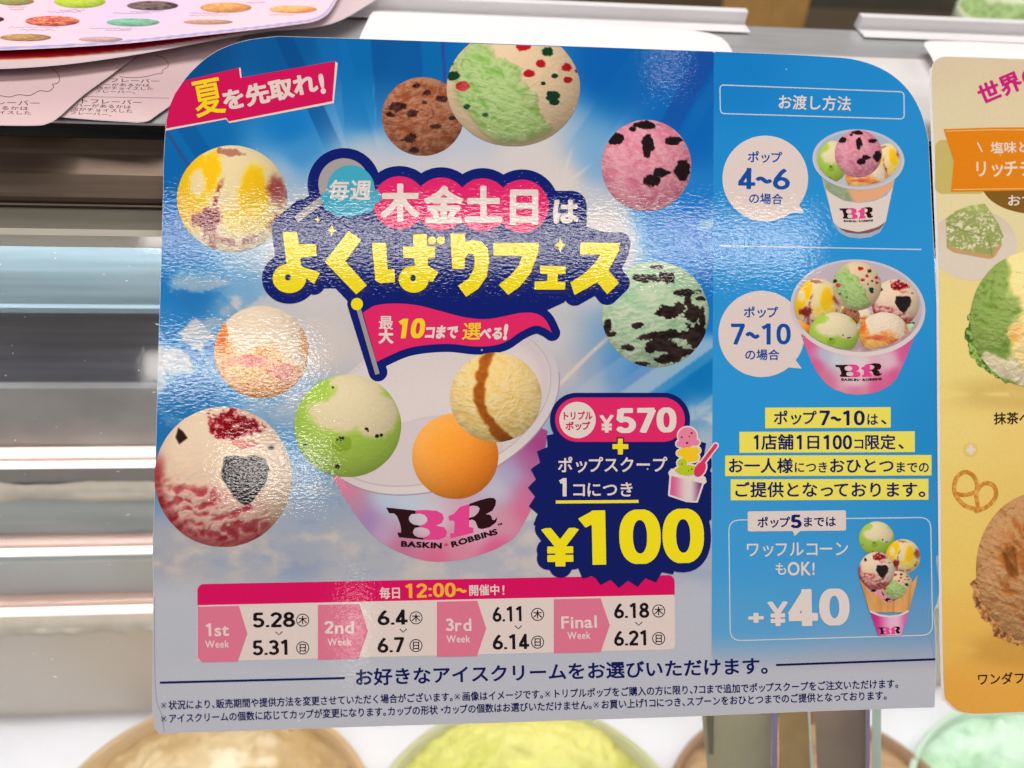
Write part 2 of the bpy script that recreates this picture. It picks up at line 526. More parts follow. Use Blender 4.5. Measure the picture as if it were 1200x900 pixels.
def f_choc(x, y):
    c = mix((160, 98, 70), (184, 120, 88), fbm(x * 5, y * 5, 21))
    d = np.zeros_like(x)
    for i, (a, b, r) in enumerate([(-.15, -.78, .1), (.08, -.6, .12), (.45, -.45, .14), (-.65, -.25, .18), (-.25, -.08, .14), (-.8, -.05, .09), (.3, .25, .13), (-.3, .55, .16), (-.2, .85, .12), (.7, .05, .09), (.05, -.35, .06), (-.5, .6, .06)]):
        d = np.maximum(d, blob(x, y, a, b, r, r * .6, 22 + i, .7, 8))
    return mix(c, (62, 26, 30), d * .85), drape(x, y, 31, 4, 12, -.15), 1.1


def f_mix(x, y):
    g = ss(-.08, .08, -(x * .8 - y * .55 - .12) + .5 * (fbm(x * 3, y * 3, 41) - .5)) * ss(-.95, -.7, x - .12 * y + .2 * (fbm(x * 4, y * 4, 43) - .5) - .25 * ss(.0, .8, y) * 0)
    g = g * ss(1.02, .8, np.hypot(x * .96 + .06, y) + .25 * ss(-.2, -.8, x) * ss(0, .5, y))
    c = mix((236, 218, 190), (160, 198, 118), g)
    for i, (a, b, r, k) in enumerate([(.12, -.72, .1, 0), (.2, -.72, .07, 0), (.5, -.62, .09, 1), (.42, -.42, .07, 0), (.23, -.25, .075, 0), (.8, -.35, .08, 0), (.82, -.14, .07, 0), (.62, -.2, .05, 1), (.45, -.08, .04, 1), (.6, .14, .1, 1), (.62, .24, .08, 1), (-.92, -.2, .1, 1), (-.77, -.04, .1, 0), (-.9, -.68, .06, 0), (-.42, .46, .045, 1), (-.7, .32, .05, 1), (.97, -.3, .05, 0), (-.95, -.42, .05, 1), (.55, .1, .05, 1), (.72, -.88, .06, 1)]):
        c = mix(c, [(198, 42, 60), (30, 92, 62)][k], blob(x, y, a, b, r, r * .85, 60 + i, .45, 9))
    return c, drape(x, y, 45, 4, 10, .35) * (.25 + g), .95


def f_berry(x, y):
    c = mix((218, 140, 165), (232, 160, 180), fbm(x * 6, y * 6, 71)); d = np.zeros_like(x)
    for i, (a, b, rx, ry) in enumerate([(-.02, -.88, .3, .09), (-.3, -.8, .1, .06), (-.72, -.6, .2, .14), (.02, -.42, .13, .22), (.6, -.55, .2, .1), (.82, .1, .18, .2), (.12, .32, .2, .16), (.28, .16, .14, .1), (.42, .16, .1, .05)]):
        d = np.maximum(d, blob(x, y, a, b, rx, ry, 72 + i, .5, 5, .06))
    h = drape(x, y, 81, 7, 15, .3, 1)
    return mix(c, mix((30, 18, 26), (78, 52, 58), fbm(x * 16, y * 16, 83)), d), h * (1 - .6 * d), .85


def f_mint(x, y):
    c = mix((172, 212, 178), (205, 226, 202), fbm(x * 3 + 3, y * 3, 91)); d = np.zeros_like(x)
    for i, (a, b, rx, ry) in enumerate([(-.15, -.68, .22, .09), (.22, -.7, .14, .1), (.58, -.42, .2, .07), (.6, -.26, .08, .16), (.3, -.05, .26, .15), (.7, .0, .13, .15), (-.35, .2, .12, .06), (-.05, .42, .3, .08), (.35, .38, .4, .09), (.1, .6, .3, .12), (.75, .42, .2, .22), (.6, .7, .18, .08), (-.52, .62, .12, .06), (.2, .86, .25, .08), (-.9, .2, .08, .14), (-.85, .38, .1, .06), (-.3, .95, .2, .05), (.88, .1, .06, .2), (.36, .78, .2, .1), (0, -.9, .12, .04), (.85, -.3, .08, .05)]):
        d = np.maximum(d, blob(x, y, a, b, rx, ry, 92 + i, .75, 7, .06))
    return mix(c, (56, 38, 36), d), drape(x, y, 97, 3, 9, -.15), .95


def f_peach(x, y):
    t = ss(-.12, .12, y - .28 * x * 0 + .05 + .45 * (fbm(x * 4, y * 4, 101) - .5) - .3 * ss(.1, .9, x) + .75 * ss(-.55, -.95, x))
    c = mix((240, 226, 205), (232, 158, 78), t)
    c = mix(c, (232, 128, 35), blob(x, y, -.88, -.35, .16, .36, 103, .3)); c = mix(c, (238, 196, 110), blob(x, y, -.3, .5, .5, .25, 104, .8) * .7)
    c = mix(c, (214, 90, 78), np.maximum(blob(x, y, -.15, .2, .4, .12, 105, .8, 6, .5), blob(x, y, .45, .42, .34, .18, 106, .8, 6, .5)) * .75)
    return mix(c, (222, 138, 60), .6 * blob(x, y, .92, -.3, .1, .5, 107, .3)), drape(x, y, 109, 4, 8, -.3), .7


def f_straw(x, y):
    c = mix((238, 218, 200), (245, 228, 205), fbm(x * 3, y * 3, 111))
    top = blob(x, y, .14, -.74, .38, .2, 112, .9, 7, .25); c = mix(c, (172, 38, 62), top * ss(.3, .5, fbm(x * 11, y * 11, 113)) + top * .25)
    low = ss(-.02, .3, y - .2 * x - .08 + .35 * (fbm(x * 4, y * 4, 114) - .5)) * ss(.75, .2, x - .2 * y); st = drape(x, y, 115, 3, 8, -.32)
    c = mix(c, (186, 72, 82), low * (.30 + .65 * ss(.62, .42, st))); c = mix(c, (168, 45, 55), ss(.8, .95, np.hypot(x, y)) * ss(.1, .5, y - x * .6) * .7)
    c = mix(c, (205, 105, 100), .5 * blob(x, y, .3, -.46, .2, .06, 120, 1, 7))
    ht = P_([(460, 342), (520, 336), (560, 345), (600, 338), (665, 336), (700, 362), (716, 410), (700, 480), (655, 560), (595, 622), (530, 590), (478, 520), (442, 440), (448, 395)], 448, 458, 412)
    hd = ss(.025, -.01, sd_poly(x, y, spline(ht, 4)) + .05 * (fbm(x * 9, y * 9, 118) - .5))
    c = mix(c, mix((40, 34, 36), (82, 74, 76), fbm(x * 10, y * 22, 119)), hd)
    c = mix(c, (70, 45, 40), ss(.02, -.01, sd_poly(x, y, P_([(165, 225), (180, 172), (205, 190), (232, 228), (185, 262)], 448, 458, 412))))
    c = mix(c, (60, 20, 30), np.maximum(blob(x, y, .7, -.42, .05, .03, 121, .3), blob(x, y, -.9, -.6, .03, .03, 122, .3)))
    return c, np.where(hd > .5, .3, st * (.35 + low)), .8


def f_kiwi(x, y):
    cr = np.maximum.reduce([blob(x, y, -.2, -.25, .55, .40, 133, .22, 3, .22), blob(x, y, .52, -.22, .42, .42, 135, .22, 3, .2), blob(x, y, .15, -.72, .55, .3, 136, .22, 3, .25)])
    t = np.clip(1 - cr + .7 * blob(x, y, -.5, -.68, .26, .2, 137, .4, 4, .3), 0, 1)
    c = mix((234, 224, 190), (176, 204, 92), t); c = mix(c, (150, 180, 55), blob(x, y, -.12, .36, .16, .14, 136, .5) * .8)
    for i, (a, b, r) in enumerate([(-.15, .24, .035), (-.09, .24, .03), (-.2, .27, .02), (-.13, .3, .02), (.35, .06, .035), (.38, .1, .02), (.55, .2, .035), (.63, .18, .035), (-.8, .38, .03), (-.2, .8, .04), (-.28, -.75, .02)]):
        c = mix(c, (34, 34, 30), blob(x, y, a, b, r, r, 137 + i, .3, 6))
    return c, drape(x, y, 141, 3, 7, .2) * .5, .45


def f_caramel(x, y):
    c = mix((238, 208, 140), (246, 222, 160), fbm(x * 4, y * 4, 151)); px = -.36 + .18 * np.cos((y + .3) * 2.2) * 0 + np.where(y < 0, .22 * y * y, .0) + np.where(y > .1, .75 * (y - .1) ** 1.5 * 1.0, 0)
    px = np.nan_to_num(px, nan=-.36); band = ss(.17, .07, np.abs(x - px + .12 * (fbm(x * 6, y * 6, 152) - .5)) / (1 + .5 * ss(.4, 1, y)))
    c = mix(c, mix((168, 96, 28), (200, 135, 60), fbm(x * 14, y * 14, 153)), band)
    return c, drape(x, y, 155, 3.2, 8, .12) * (1 - .5 * band), .8


def f_orange(x, y):
    t = ss(-1.1, 1.1, x * .6 + y * .45); c = mix((244, 172, 88), (236, 128, 22), t)
    return mix(c, (240, 150, 30), blob(x, y, -.2, -.3, .4, .4, 161, .4, 4, .6) * .4), .4 + fbm(x * 26, y * 26, 162) * .25, .28


def f_matcha(x, y):
    t = ss(-.1, .1, np.abs(x + .05 - .25 * y) - .16 - .3 * ss(-.3, .8, y) + .4 * (fbm(x * 4, y * 4, 171) - .5))
    c = mix((240, 216, 140), (122, 154, 62), t); c = mix(c, (236, 228, 190), blob(x, y, -.55, .72, .35, .2, 172, .6)); c = mix(c, (236, 190, 110), blob(x, y, -.3, .2, .14, .14, 175, .4))
    return mix(c, (240, 230, 200), blob(x, y, .1, .9, .4, .16, 173, .6)), drape(x, y, 174, 5, 11, .1) + .4 * fbm(x * 10, y * 10, 176), 1.2


def f_tan(x, y):
    c = mix((204, 136, 76), (220, 156, 96), fbm(x * 5, y * 5, 181)); c = mix(c, (172, 112, 52), ss(.02, -.02, sd_poly(x, y, [(-.62, -.25), (-.42, -.3), (-.36, .1), (-.52, .12)])))
    return c, drape(x, y, 182, 5, 11, .25) + .3 * fbm(x * 16, y * 16, 183) * ss(.6, .9, np.hypot(x, y)) * 2, 1.2


def scoop(S, fn, cx, cy, rx, ry, layer, parent=None, rot=0, clip=None, label=None, n=None, gain=1.0, name='scoop_picture'):
    """a round picture of a ball of ice cream, drawn vertex by vertex"""
    n = n or int(max(26, min(190, rx * 2.1))); a, b = np.meshgrid(np.linspace(-1, 1, n), np.linspace(-1, 1, n))
    big = np.abs(a) > np.abs(b); sa = np.where(np.abs(a) < 1e-9, 1e-9, a); sb = np.where(np.abs(b) < 1e-9, 1e-9, b)
    r = np.where(big, sa, sb); ph = np.where(big, (math.pi / 4) * b / sa, math.pi / 2 - (math.pi / 4) * a / sb); x = r * np.cos(ph); y = r * np.sin(ph)
    c0, s0 = math.cos(R_(rot)), math.sin(R_(rot))

    def fx(x, y): return fn(x * c0 - y * s0, x * s0 + y * c0)
    col, h, k = fx(x, y); e = .014; hx = fx(x + e, y)[1] - h; hy = fx(x, y + e)[1] - h
    kk = np.minimum(1.0, k * 1.1); k = k * .056
    R2 = np.clip(x * x + y * y, 0, 1); nz = np.sqrt(1.04 - R2 * .85)
    nx = x * .8 - hx * k / e; ny = y * .8 - hy * k / e; ln = np.sqrt(nx * nx + ny * ny + nz * nz)
    lit = (nx * -.25 + ny * -.55 + nz * .80) / ln
    sh = (.80 + .27 * np.clip(lit, -.1, 1)) * gain
    col = col * (sh ** 1.05)[..., None]
    # fold shading put into the picture's colour: paler crests, deeper hollows
    v = ss(.30, .72, h)[..., None]; cn = np.clip(col, 1, 255) / 255
    col = col * (1 - kk) + kk * (cn ** 1.45 * 255 * .98 * (1 - v) + v * (col * .80 + np.array([240., 226, 196]) * .20 * sh[..., None] * np.minimum(1, col.mean(-1, keepdims=True) / 150)))
    wob = 1 + .012 * (fbm(x * 7, y * 7, 5) - .5) * (R2 > .9)
    X = cx + x * rx * wob; Y = cy + y * ry * wob
    if clip: X, Y = clip(X, Y)
    V = np.stack([X.ravel(), Y.ravel()], 1); i = np.arange(n * n).reshape(n, n)
    F = np.stack([i[:-1, :-1], i[1:, :-1], i[1:, 1:], i[:-1, 1:]], -1).reshape(-1, 4).tolist()
    return S.draw(name, V, F, layer, ink(np.clip(col.reshape(-1, 3), 0, 255)), parent, label)


# the two-letter emblem of the shop, in drawing units 1200 x 675
LB = [(95, 185), (350, 212), (355, 240), (318, 243), (298, 262), (293, 285), (303, 313), (335, 335), (392, 345), (385, 358), (348, 364), (332, 385), (328, 408), (345, 433), (378, 448), (420, 450), (418, 468), (205, 446), (193, 403), (224, 408), (226, 375), (215, 325), (190, 262), (165, 238), (120, 236)]
L3 = [(350, 210), (450, 207), (540, 215), (588, 240), (601, 280), (582, 322), (530, 344), (600, 358), (630, 398), (615, 444), (560, 466), (418, 471), (420, 448), (455, 438), (478, 418), (480, 398), (460, 374), (420, 362), (385, 358), (392, 344), (432, 330), (456, 305), (455, 275), (432, 250), (392, 238), (352, 240)]
L1 = [(826, 155), (822, 355), (860, 365), (862, 405), (660, 456), (657, 415), (690, 408), (696, 322), (690, 302), (650, 300), (640, 262), (690, 240), (742, 180)]
LR = [(826, 153), (920, 120), (1000, 100), (1042, 103), (1060, 122), (1055, 165), (1028, 212), (968, 245), (1005, 248), (1022, 268), (1026, 292), (1045, 296), (1072, 270), (1060, 315), (1005, 358), (935, 375), (902, 365), (887, 330), (878, 305), (850, 290), (822, 298), (822, 278), (872, 262), (905, 228), (917, 195), (898, 173), (850, 168), (822, 176)]


def logo(S, f, layer, parent, name='logo', small=False, words=True, straighten=0):
    """black and pink letters; f maps the emblem's own drawing to the sheet"""
    def g(p):
        x, y = p; y2 = y + straighten * ((x - 620) / 460.0) ** 2 * 60 + straighten * (x - 600) * .10
        return f(x, y2)
    k = S.poly(name, [g(p) for p in LB], layer, (42, 10, 14), parent); S.poly('letter', [g(p) for p in L3], layer, (226, 68, 140), k)
    S.poly('letter', [g(p) for p in L1], layer, (226, 68, 140), k); S.poly('letter', [g(p) for p in LR], layer, (42, 10, 14), k)
    if words:
        sz = np.hypot(*(np.array(f(0, 58)) - np.array(f(0, 0)))) * 1.15
        S.text('lettering', 'BASKIN', g((222, 502)), g((586, 520)), sz, layer, (24, 8, 16), .05, k)
        S.text('lettering', 'ROBBINS', g((664, 512)), g((1072, 392)), sz, layer, (24, 8, 16), .05, k)
        S.field('dot', (g((600, 0))[0], g((600, 470))[1] - 3, g((645, 0))[0], g((600, 560))[1] + 3), .35, lambda X, Y: sd_ell(X, Y, g((622, 512))[0], g((622, 512))[1], sz * .28, sz * .2), layer, (224, 60, 130), k)
        if not small:
            S.text('lettering', '™', g((1072, 348)), g((1118, 330)), 5, layer, (24, 8, 16), .03, k)
    return k

# ================================================================== the blue card on the glass
PN = 0.0026                                            # front face of the card above the glass
mat_blue = print_material('laminated_print', .035, 1.0, .046, 640)
mat_edge = plain('white_board', (222, 216, 214), .6, noise=.04, scale=300)
base = on_glass(640, 845, PN)
blue = thing('promotion_card', 'large blue glossy ice cream promotion card with floating scoops, yellow headline and price badge', 'poster', base, rot=GR)
BS = Sheet(GC + NN * PN, NN, mat_blue, blue)


def board(name, outline, n0, n1, parent, mat, layer_h=0):
    P = np.array(outline, float); k = len(P)
    A = on_glass(P[:, 0], P[:, 1], n1); B = on_glass(P[:, 0], P[:, 1], n0)
    tri = tessellate_polygon([[Vector((p[0], p[1], 0)) for p in outline]]); F = []
    for a, b, c in tri:
        cr = (P[b][0] - P[a][0]) * (P[c][1] - P[a][1]) - (P[b][1] - P[a][1]) * (P[c][0] - P[a][0])
        a, b, c = (a, c, b) if cr > 0 else (a, b, c); F += [[a, b, c], [k + c, k + b, k + a]]
    for i in range(k): j = (i + 1) % k; F.append([i, j, k + j, k + i])
    return obj(name, np.concatenate([A, B]), F, parent, mat)


OUT = spline([(191, 230), (192, 180), (195.5, 140), (205, 111), (222, 86), (250, 62), (285, 48), (326, 42.3)], 5, False) + \
    spline([(400, 44.5), (600, 51.5), (860, 61), (965, 66), (1006, 70.5), (1040, 84), (1065, 106), (1080, 133), (1088, 163)], 4, False) + \
    spline([(1095, 300), (1101.5, 450), (1105.5, 570), (1106, 628), (1103.5, 645), (1098, 652), (1098.5, 664), (1101, 688), (1098.5, 706), (1094.5, 718), (1096, 740), (1097, 775), (1095.5, 829)], 4, False) + \
    [(960, 833.3), (800, 840), (600, 846.5), (400, 852.5), (196, 859.5), (187, 860)] + spline([(182, 854), (179, 838), (178.5, 800), (179.5, 690), (178.8, 640), (180.5, 600), (184.5, 450), (188, 330)], 4, False)
board('card', OUT, PN - .0006, PN - .00002, blue, mat_edge)

f_bg = rbf([(230, 60, 2, 72, 132), (330, 60, 0, 84, 148), (430, 60, 0, 92, 165), (500, 65, 0, 98, 172), (720, 80, 0, 92, 172), (820, 70, 0, 86, 168), (800, 150, 0, 98, 180), (240, 165, 4, 104, 172), (340, 150, 14, 118, 192), (430, 140, 60, 140, 205),
            (200, 200, 0, 100, 170), (200, 260, 8, 110, 182), (330, 205, 160, 190, 218), (350, 180, 60, 140, 200), (430, 170, 190, 206, 224), (540, 185, 200, 210, 228), (500, 190, 180, 200, 225), (620, 185, 228, 226, 228), (690, 230, 150, 185, 218), (660, 215, 226, 224, 226), (690, 200, 110, 165, 212), (700, 262, 226, 222, 224), (760, 262, 30, 125, 198), (720, 280, 205, 212, 222),
            (810, 260, 15, 118, 200), (800, 300, 35, 130, 205), (820, 350, 10, 112, 192), (200, 320, 20, 120, 190), (300, 300, 165, 195, 220), (290, 330, 120, 172, 212), (340, 320, 222, 220, 220), (230, 345, 20, 115, 185), (230, 405, 12, 110, 182), (200, 380, 40, 130, 195), (270, 370, 130, 178, 212),
            (200, 440, 20, 118, 184), (240, 460, 16, 112, 178), (200, 510, 30, 112, 176), (270, 475, 60, 138, 192), (300, 470, 110, 160, 200), (340, 480, 150, 178, 206), (250, 430, 90, 150, 196), (180, 560, 60, 130, 184), (370, 400, 230, 222, 218), (470, 420, 228, 218, 218), (350, 560, 126, 158, 190), (345, 520, 90, 146, 192), (360, 610, 150, 172, 196), (200, 650, 172, 176, 188),
            (300, 650, 182, 186, 196), (350, 648, 150, 164, 192), (400, 660, 188, 192, 202), (200, 700, 184, 190, 202), (500, 690, 192, 196, 206), (200, 840, 186, 190, 202), (640, 400, 214, 216, 222), (665, 435, 205, 204, 212), (695, 435, 150, 174, 206), (720, 435, 80, 140, 196), (690, 460, 170, 188, 210), (745, 440, 36, 118, 186), (760, 455, 40, 122, 188), (815, 440, 0, 114, 184), (790, 460, 10, 118, 186), (810, 490, 110, 162, 200),
            (825, 520, 175, 195, 214), (825, 600, 180, 196, 216), (600, 665, 196, 198, 212), (640, 660, 200, 200, 212), (600, 780, 186, 192, 214), (820, 720, 178, 190, 216), (1000, 840, 190, 190, 204), (1090, 800, 184, 188, 206), (840, 770, 184, 190, 208)], 16)


def ray_band(x, y, ox, oy, ang, wid, soft):
    a = R_(ang); d = (x - ox) * math.sin(a) - (y - oy) * math.cos(a); return ss(wid + soft, wid, np.abs(d))


def c_bg(x, y):
    c = f_bg(x, y)
    # printed clouds
    cl = fbm(x / 46, y / 30, 201, 6)
    m = ss(130, 20, np.abs(y - 395)) * ss(430, 330, x) * ss(300, 330, y)
    k1 = ss(.45, .54, cl) * m * (.7 + .6 * (fbm(x / 14, y / 10, 221, 4))); wisp = ss(.55, .8, 1 - np.abs(2 * fbm(x / 60, y / 24, 204, 5) - 1) * 1.2) * ss(560, 640, y) * ss(730, 640, y)
    c = mix(c, (214, 216, 222), np.clip(k1, 0, 1) * .95)
    dk = ss(.62, .42, cl) * ss(550, 600, y) * ss(720, 650, y); c = mix(c, (150, 168, 196), dk * .45); c = mix(c, (222, 214, 208), np.clip(ss(.46, .72, cl) * ss(540, 590, y) * ss(720, 640, y), 0, 1) * .7 + wisp * .25)
    c3 = ss(.5, .7, fbm(x / 30, y / 22, 207, 5)) * ss(775, 800, x) * ss(60, 10, np.abs(y - 268)); c = mix(c, (205, 214, 226), c3 * .8)
    c4 = ss(.45, .65, fbm(x / 40, y / 18, 209, 5)) * ss(740, 800, x) * ss(40, 10, np.abs(y - 500)); c = mix(c, (214, 220, 228), c4 * .7)
    # printed light beams
    up_ = ss(175, 100, y)
    for xa, xb, cl2, k in [(398, 435, (0, 108, 174), .7), (495, 517, (0, 104, 168), .7), (517.5, 521, (50, 62, 140), .8), (436, 494, (0, 80, 146), .6)]:
        xs = x + (y - 60) * -.06; c = mix(c, cl2, ss(xa - .8, xa + .8, xs) * ss(xb + .8, xb - .8, xs) * up_ * k)
    for (ox, oy, an, wd, sf, k, cl2, r0) in [(338, 55, 66, 9, 1.5, .55, (0, 66, 128), 0), (392, 60, 74, 16, 2, .35, (10, 112, 180), 0), (800, 120, 118, 11, 1.5, .5, (24, 66, 150), 0), (826, 120, 118, 6, 1.5, .35, (20, 110, 180), 0), (740, 90, 124, 16, 2, .25, (0, 108, 180), 0),
                                            (225, 160, 57, 9, 2, .6, (4, 84, 152), 0), (204, 168, 57, 2, 1, .6, (60, 70, 130), 0), (252, 366, 48, 20, 1.5, .35, (50, 120, 180), 2), (779, 435, -35.5, 9.5, 1, .62, (190, 206, 224), 1), (755, 435, -35.5, 5.5, 1, .35, (120, 150, 200), 1), (671, 435, -44, 1.7, .8, .8, (236, 222, 206), 1), (640, 520, -35.5, 30, 4, .2, (220, 224, 232), 1), (812, 486, -35.5, 5, 1.5, .35, (200, 214, 230), 1)]:
        reg = [ss(190, 130, y) if oy < 130 else ss(130, 150, y) * ss(250, 200, y) * ss(330, 280, x), ss(385, 405, y) * ss(520, 480, y) * ss(640, 660, x), ss(330, 345, y) * ss(420, 400, y) * ss(300, 270, x)][r0]
        c = mix(c, cl2, ray_band(x, y, ox, oy, an, wd, sf) * reg * k)
    # star burst behind the headline
    d = np.hypot(x - 655, (y - 222)); an = np.degrees(np.arctan2(222 - y, x - 655))
    for aa, L, wd in [(118, 60, 1.6), (72, 62, 1.7), (38, 55, 1.7), (95, 40, 1.1), (56, 36, 1), (20, 30, 1), (135, 40, 1)]:
        b = ss(wd * 1.6, 0, np.abs(np.radians(an - aa)) * d) * ss(L, L * .4, d); c = mix(c, (238, 236, 232), b * .85)
    c = mix(c, (238, 232, 228), np.exp(-(d / 34) ** 2) * .8)
    # the glow hugs the headline
    g = np.minimum(sd_box(x, y, 530, 290, 205, 60, 50), sd_box(x, y, 520, 240, 150, 45, 40)); c = mix(c, (228, 224, 226), np.exp(-(np.maximum(g, 0) / 17) ** 2) * .62)
    # flat foot of the card
    c = mix(c, (198, 206, 220), ss(668, 705, y) * .85 * ss(838, 830, x)); c = mix(c, (200, 206, 220), ss(770, 792, y))
    return c


def c_side(x, y):
    c = f_side(x, y); return mix(c, c_bg(x, y), ss(735, 785, y))


f_side = rbf([(850, 80, 15, 121, 194), (1000, 90, 26, 132, 200), (1080, 160, 35, 139, 204), (850, 200, 30, 138, 206), (1000, 220, 35, 143, 210), (1085, 300, 40, 145, 210), (950, 300, 37, 145, 213), (1000, 480, 42, 147, 210), (860, 470, 42, 147, 213), (1090, 500, 33, 136, 200), (960, 600, 50, 149, 210), (870, 650, 57, 153, 213), (1080, 650, 38, 139, 204), (960, 700, 69, 153, 208), (860, 735, 90, 161, 208), (1080, 735, 98, 147, 194), (980, 760, 126, 169, 206), (1080, 770, 143, 175, 204)], 60)

out_s = OUT
H2 = 2.0
BX = (176, 40, 1110, 864)


def sd_out(X, Y):
    return sd_poly(X, Y, out_s) + .35


BS.field('sky_picture', BX, H2, lambda X, Y: np.maximum(sd_out(X, Y), X - 835 + (Y - 450) * .004), 1, c_bg)
BS.field('side_panel', (830, 40, 1110, 864), H2, lambda X, Y: np.maximum(sd_out(X, Y), 835 - X - (Y - 450) * .004), 1, c_side)

# --- red ribbon in the corner
B1 = [(194.5, 150.5), (195.2, 141), (199, 124), (205, 110), (211, 101), (216, 94.5), (280, 79.5), (281.5, 91.2), (393, 71.5), (389.5, 118.5), (267.8, 142.3), (265, 138)]
BS.poly('ribbon_shadow', [(194, 153.3), (194, 148), (265, 136), (268, 141), (389, 117), (392, 71.8), (395.8, 73.6), (391.2, 121), (268.8, 144.3), (264.8, 139.8)], 3, (238, 226, 222))
rb = BS.poly('red_ribbon', B1, 4, (206, 14, 84))
BS.poly('ribbon_shadow', [(280, 79.5), (281.6, 91.2), (283.2, 90.8), (282, 79.4)], 4, (238, 226, 222))
BS.text('lettering', '夏', (226, 117), (262, 110), 47, 5, (236, 210, 20), .014, rb)
BS.text('lettering', 'を先取れ', (260, 119), (371, 96), 25.5, 5, (236, 222, 218), .042, rb)
BS.text('lettering', '!', (373.5, 98), (385, 96), 30, 5, (236, 222, 218), .05, rb)

# --- floating scoops
def clip_top(X, Y): return X, np.maximum(Y, 44.5 + (X - 400) * .0361 + .9)


def clip_left(X, Y): return np.maximum(X, 181.3), Y


scoop(BS, f_choc, 495.5, 136.5, 48, 46, 3, rot=0, label='brown chocolate scoop with dark chips')
scoop(BS, f_mix, 601.5, 103, 78, 68.5, 4, clip=clip_top, label='green and cream scoop with red and green candy bits')
scoop(BS, f_berry, 757.5, 194, 52.5, 53.5, 3, label='pink scoop with dark chunks')
scoop(BS, f_mint, 768, 368.5, 62.5, 62, 3, label='mint green scoop with chocolate flakes')
scoop(BS, f_lemon, 272, 233, 64.5, 62.5, 3, label='cream and yellow scoop with dark red streaks')
scoop(BS, f_peach, 306.5, 412.5, 55.5, 54, 3, label='white and orange scoop')
scoop(BS, f_straw, 261.5, 559, 80.5, 82, 3, clip=clip_left, label='cream scoop with red ripples and a dark heart')

# --- headline
def q1(*p): return [(300 + a / 4.5, 160 + b / 4.5) for a, b in p]


def q2(*p): return [(520 + a / 4.5, 160 + b / 4.5) for a, b in p]


def sh_poly(p): return lambda X, Y: sd_poly(X, Y, p)


def union(*fs): return lambda X, Y: np.minimum.reduce([f(X, Y) for f in fs])


yo = lambda X, Y: np.maximum(np.minimum.reduce([sd_poly(X, Y, q1((140, 503), (215, 503), (226, 568), (315, 568), (320, 628), (233, 640), (238, 684), (338, 718), (306, 778), (262, 745), (165, 700))), sd_ell(X, Y, *q1((176, 748))[0], 19.6, 17.2)]), -sd_ell(X, Y, *q1((168, 743))[0], 3.6, 3.6))
ku = sh_poly(q1((488, 498), (555, 545), (470, 658), (585, 785), (528, 832), (362, 660)))
ba = lambda X, Y: np.minimum(np.maximum(np.minimum.reduce([sd_poly(X, Y, q1((828, 515), (900, 513), (903, 580), (945, 580), (943, 640), (904, 642), (908, 682), (962, 715), (930, 767), (890, 745), (840, 700), (835, 642), (778, 640), (775, 580), (830, 580))), sd_ell(X, Y, *q1((832, 752))[0], 17.6, 15.8)]), -sd_ell(X, Y, *q1((828, 746))[0], 3.2, 3.8)),
                             np.minimum.reduce([sd_poly(X, Y, q1((610, 563), (685, 560), (694, 700), (730, 698), (733, 768), (655, 774), (630, 760))), sd_ell(X, Y, *q1((928, 548))[0], 4.8, 4.8), sd_ell(X, Y, *q1((975, 548))[0], 4.8, 4.8)]))
ri = sh_poly(q2((35, 512), (112, 512), (112, 556), (150, 545), (200, 555), (232, 590), (241, 650), (226, 740), (182, 803), (118, 845), (75, 787), (130, 750), (158, 700), (165, 645), (152, 618), (130, 618), (112, 640), (110, 697), (45, 697)))
fu = sh_poly(q2((262, 562), (502, 560), (496, 620), (458, 720), (402, 790), (340, 835), (290, 782), (350, 735), (395, 680), (415, 630), (262, 628)))
xe = sh_poly(q2((508, 683), (642, 683), (642, 724), (602, 726), (600, 765), (642, 766), (640, 807), (478, 807), (480, 764), (545, 762), (549, 725), (508, 724)))
su = sh_poly(q2((722, 558), (930, 562), (920, 612), (868, 705), (925, 772), (862, 832), (810, 768), (690, 836), (668, 770), (745, 720), (805, 660), (825, 622), (718, 622)))
letters = [('yo', yo), ('ku', ku), ('ba', ba), ('ri', ri), ('fu', fu), ('e', xe), ('su', su)]


def star4(cx, cy, r): return [(cx + (r if i % 2 == 0 else r * .36) * math.sin(i * math.pi / 4) * (.82 if i % 4 == 2 else 1), cy - (r if i % 2 == 0 else r * .36) * math.cos(i * math.pi / 4)) for i in range(8)]


FL = [(425.3, 366.3), (433, 361.5), (441, 357.7), (462, 355.6), (489, 357.7), (518, 365), (543, 371.5), (568, 374), (589, 371), (610, 366.7), (627, 367.2), (639, 374.4), (647, 390), (639, 384.8), (627, 381.7), (610, 389), (593, 400.4), (577, 405), (556, 406), (527, 403), (497.5, 404.6), (472.5, 409.8), (441.3, 424)]
FLAG = spline(FL[:13], 5, False) + spline(FL[12:], 5, False)
PINKC = [(468, 237.5), (517, 239), (565.5, 240), (612, 241.5)]


def navy(X, Y):
    d = np.minimum.reduce([f(X, Y) - 12.5 for _, f in letters])
    for c in PINKC: d = np.minimum(d, sd_ell(X, Y, c[0], c[1], 43, 43))
    d = np.minimum.reduce([d, sd_ell(X, Y, 403, 216, 42.5, 42.5), sd_box(X, Y, 660, 251.5, 27.5, 28, 18), sd_seg(X, Y, (347, 257), (385, 232), 15),
                           sd_poly(X, Y, [(324, 262), (352, 238), (400, 240), (660, 250), (684, 270), (724, 282), (724, 315), (330, 315)]) - 5,
                           sd_poly(X, Y, FLAG) - 9.5, sd_seg(X, Y, (362, 322), (715, 322), 16), sd_seg(X, Y, (418, 356), (443, 436), 11), sd_poly(X, Y, [(404, 335), (662, 335), (662, 354), (640, 364), (600, 368), (430, 368)])])
    return d


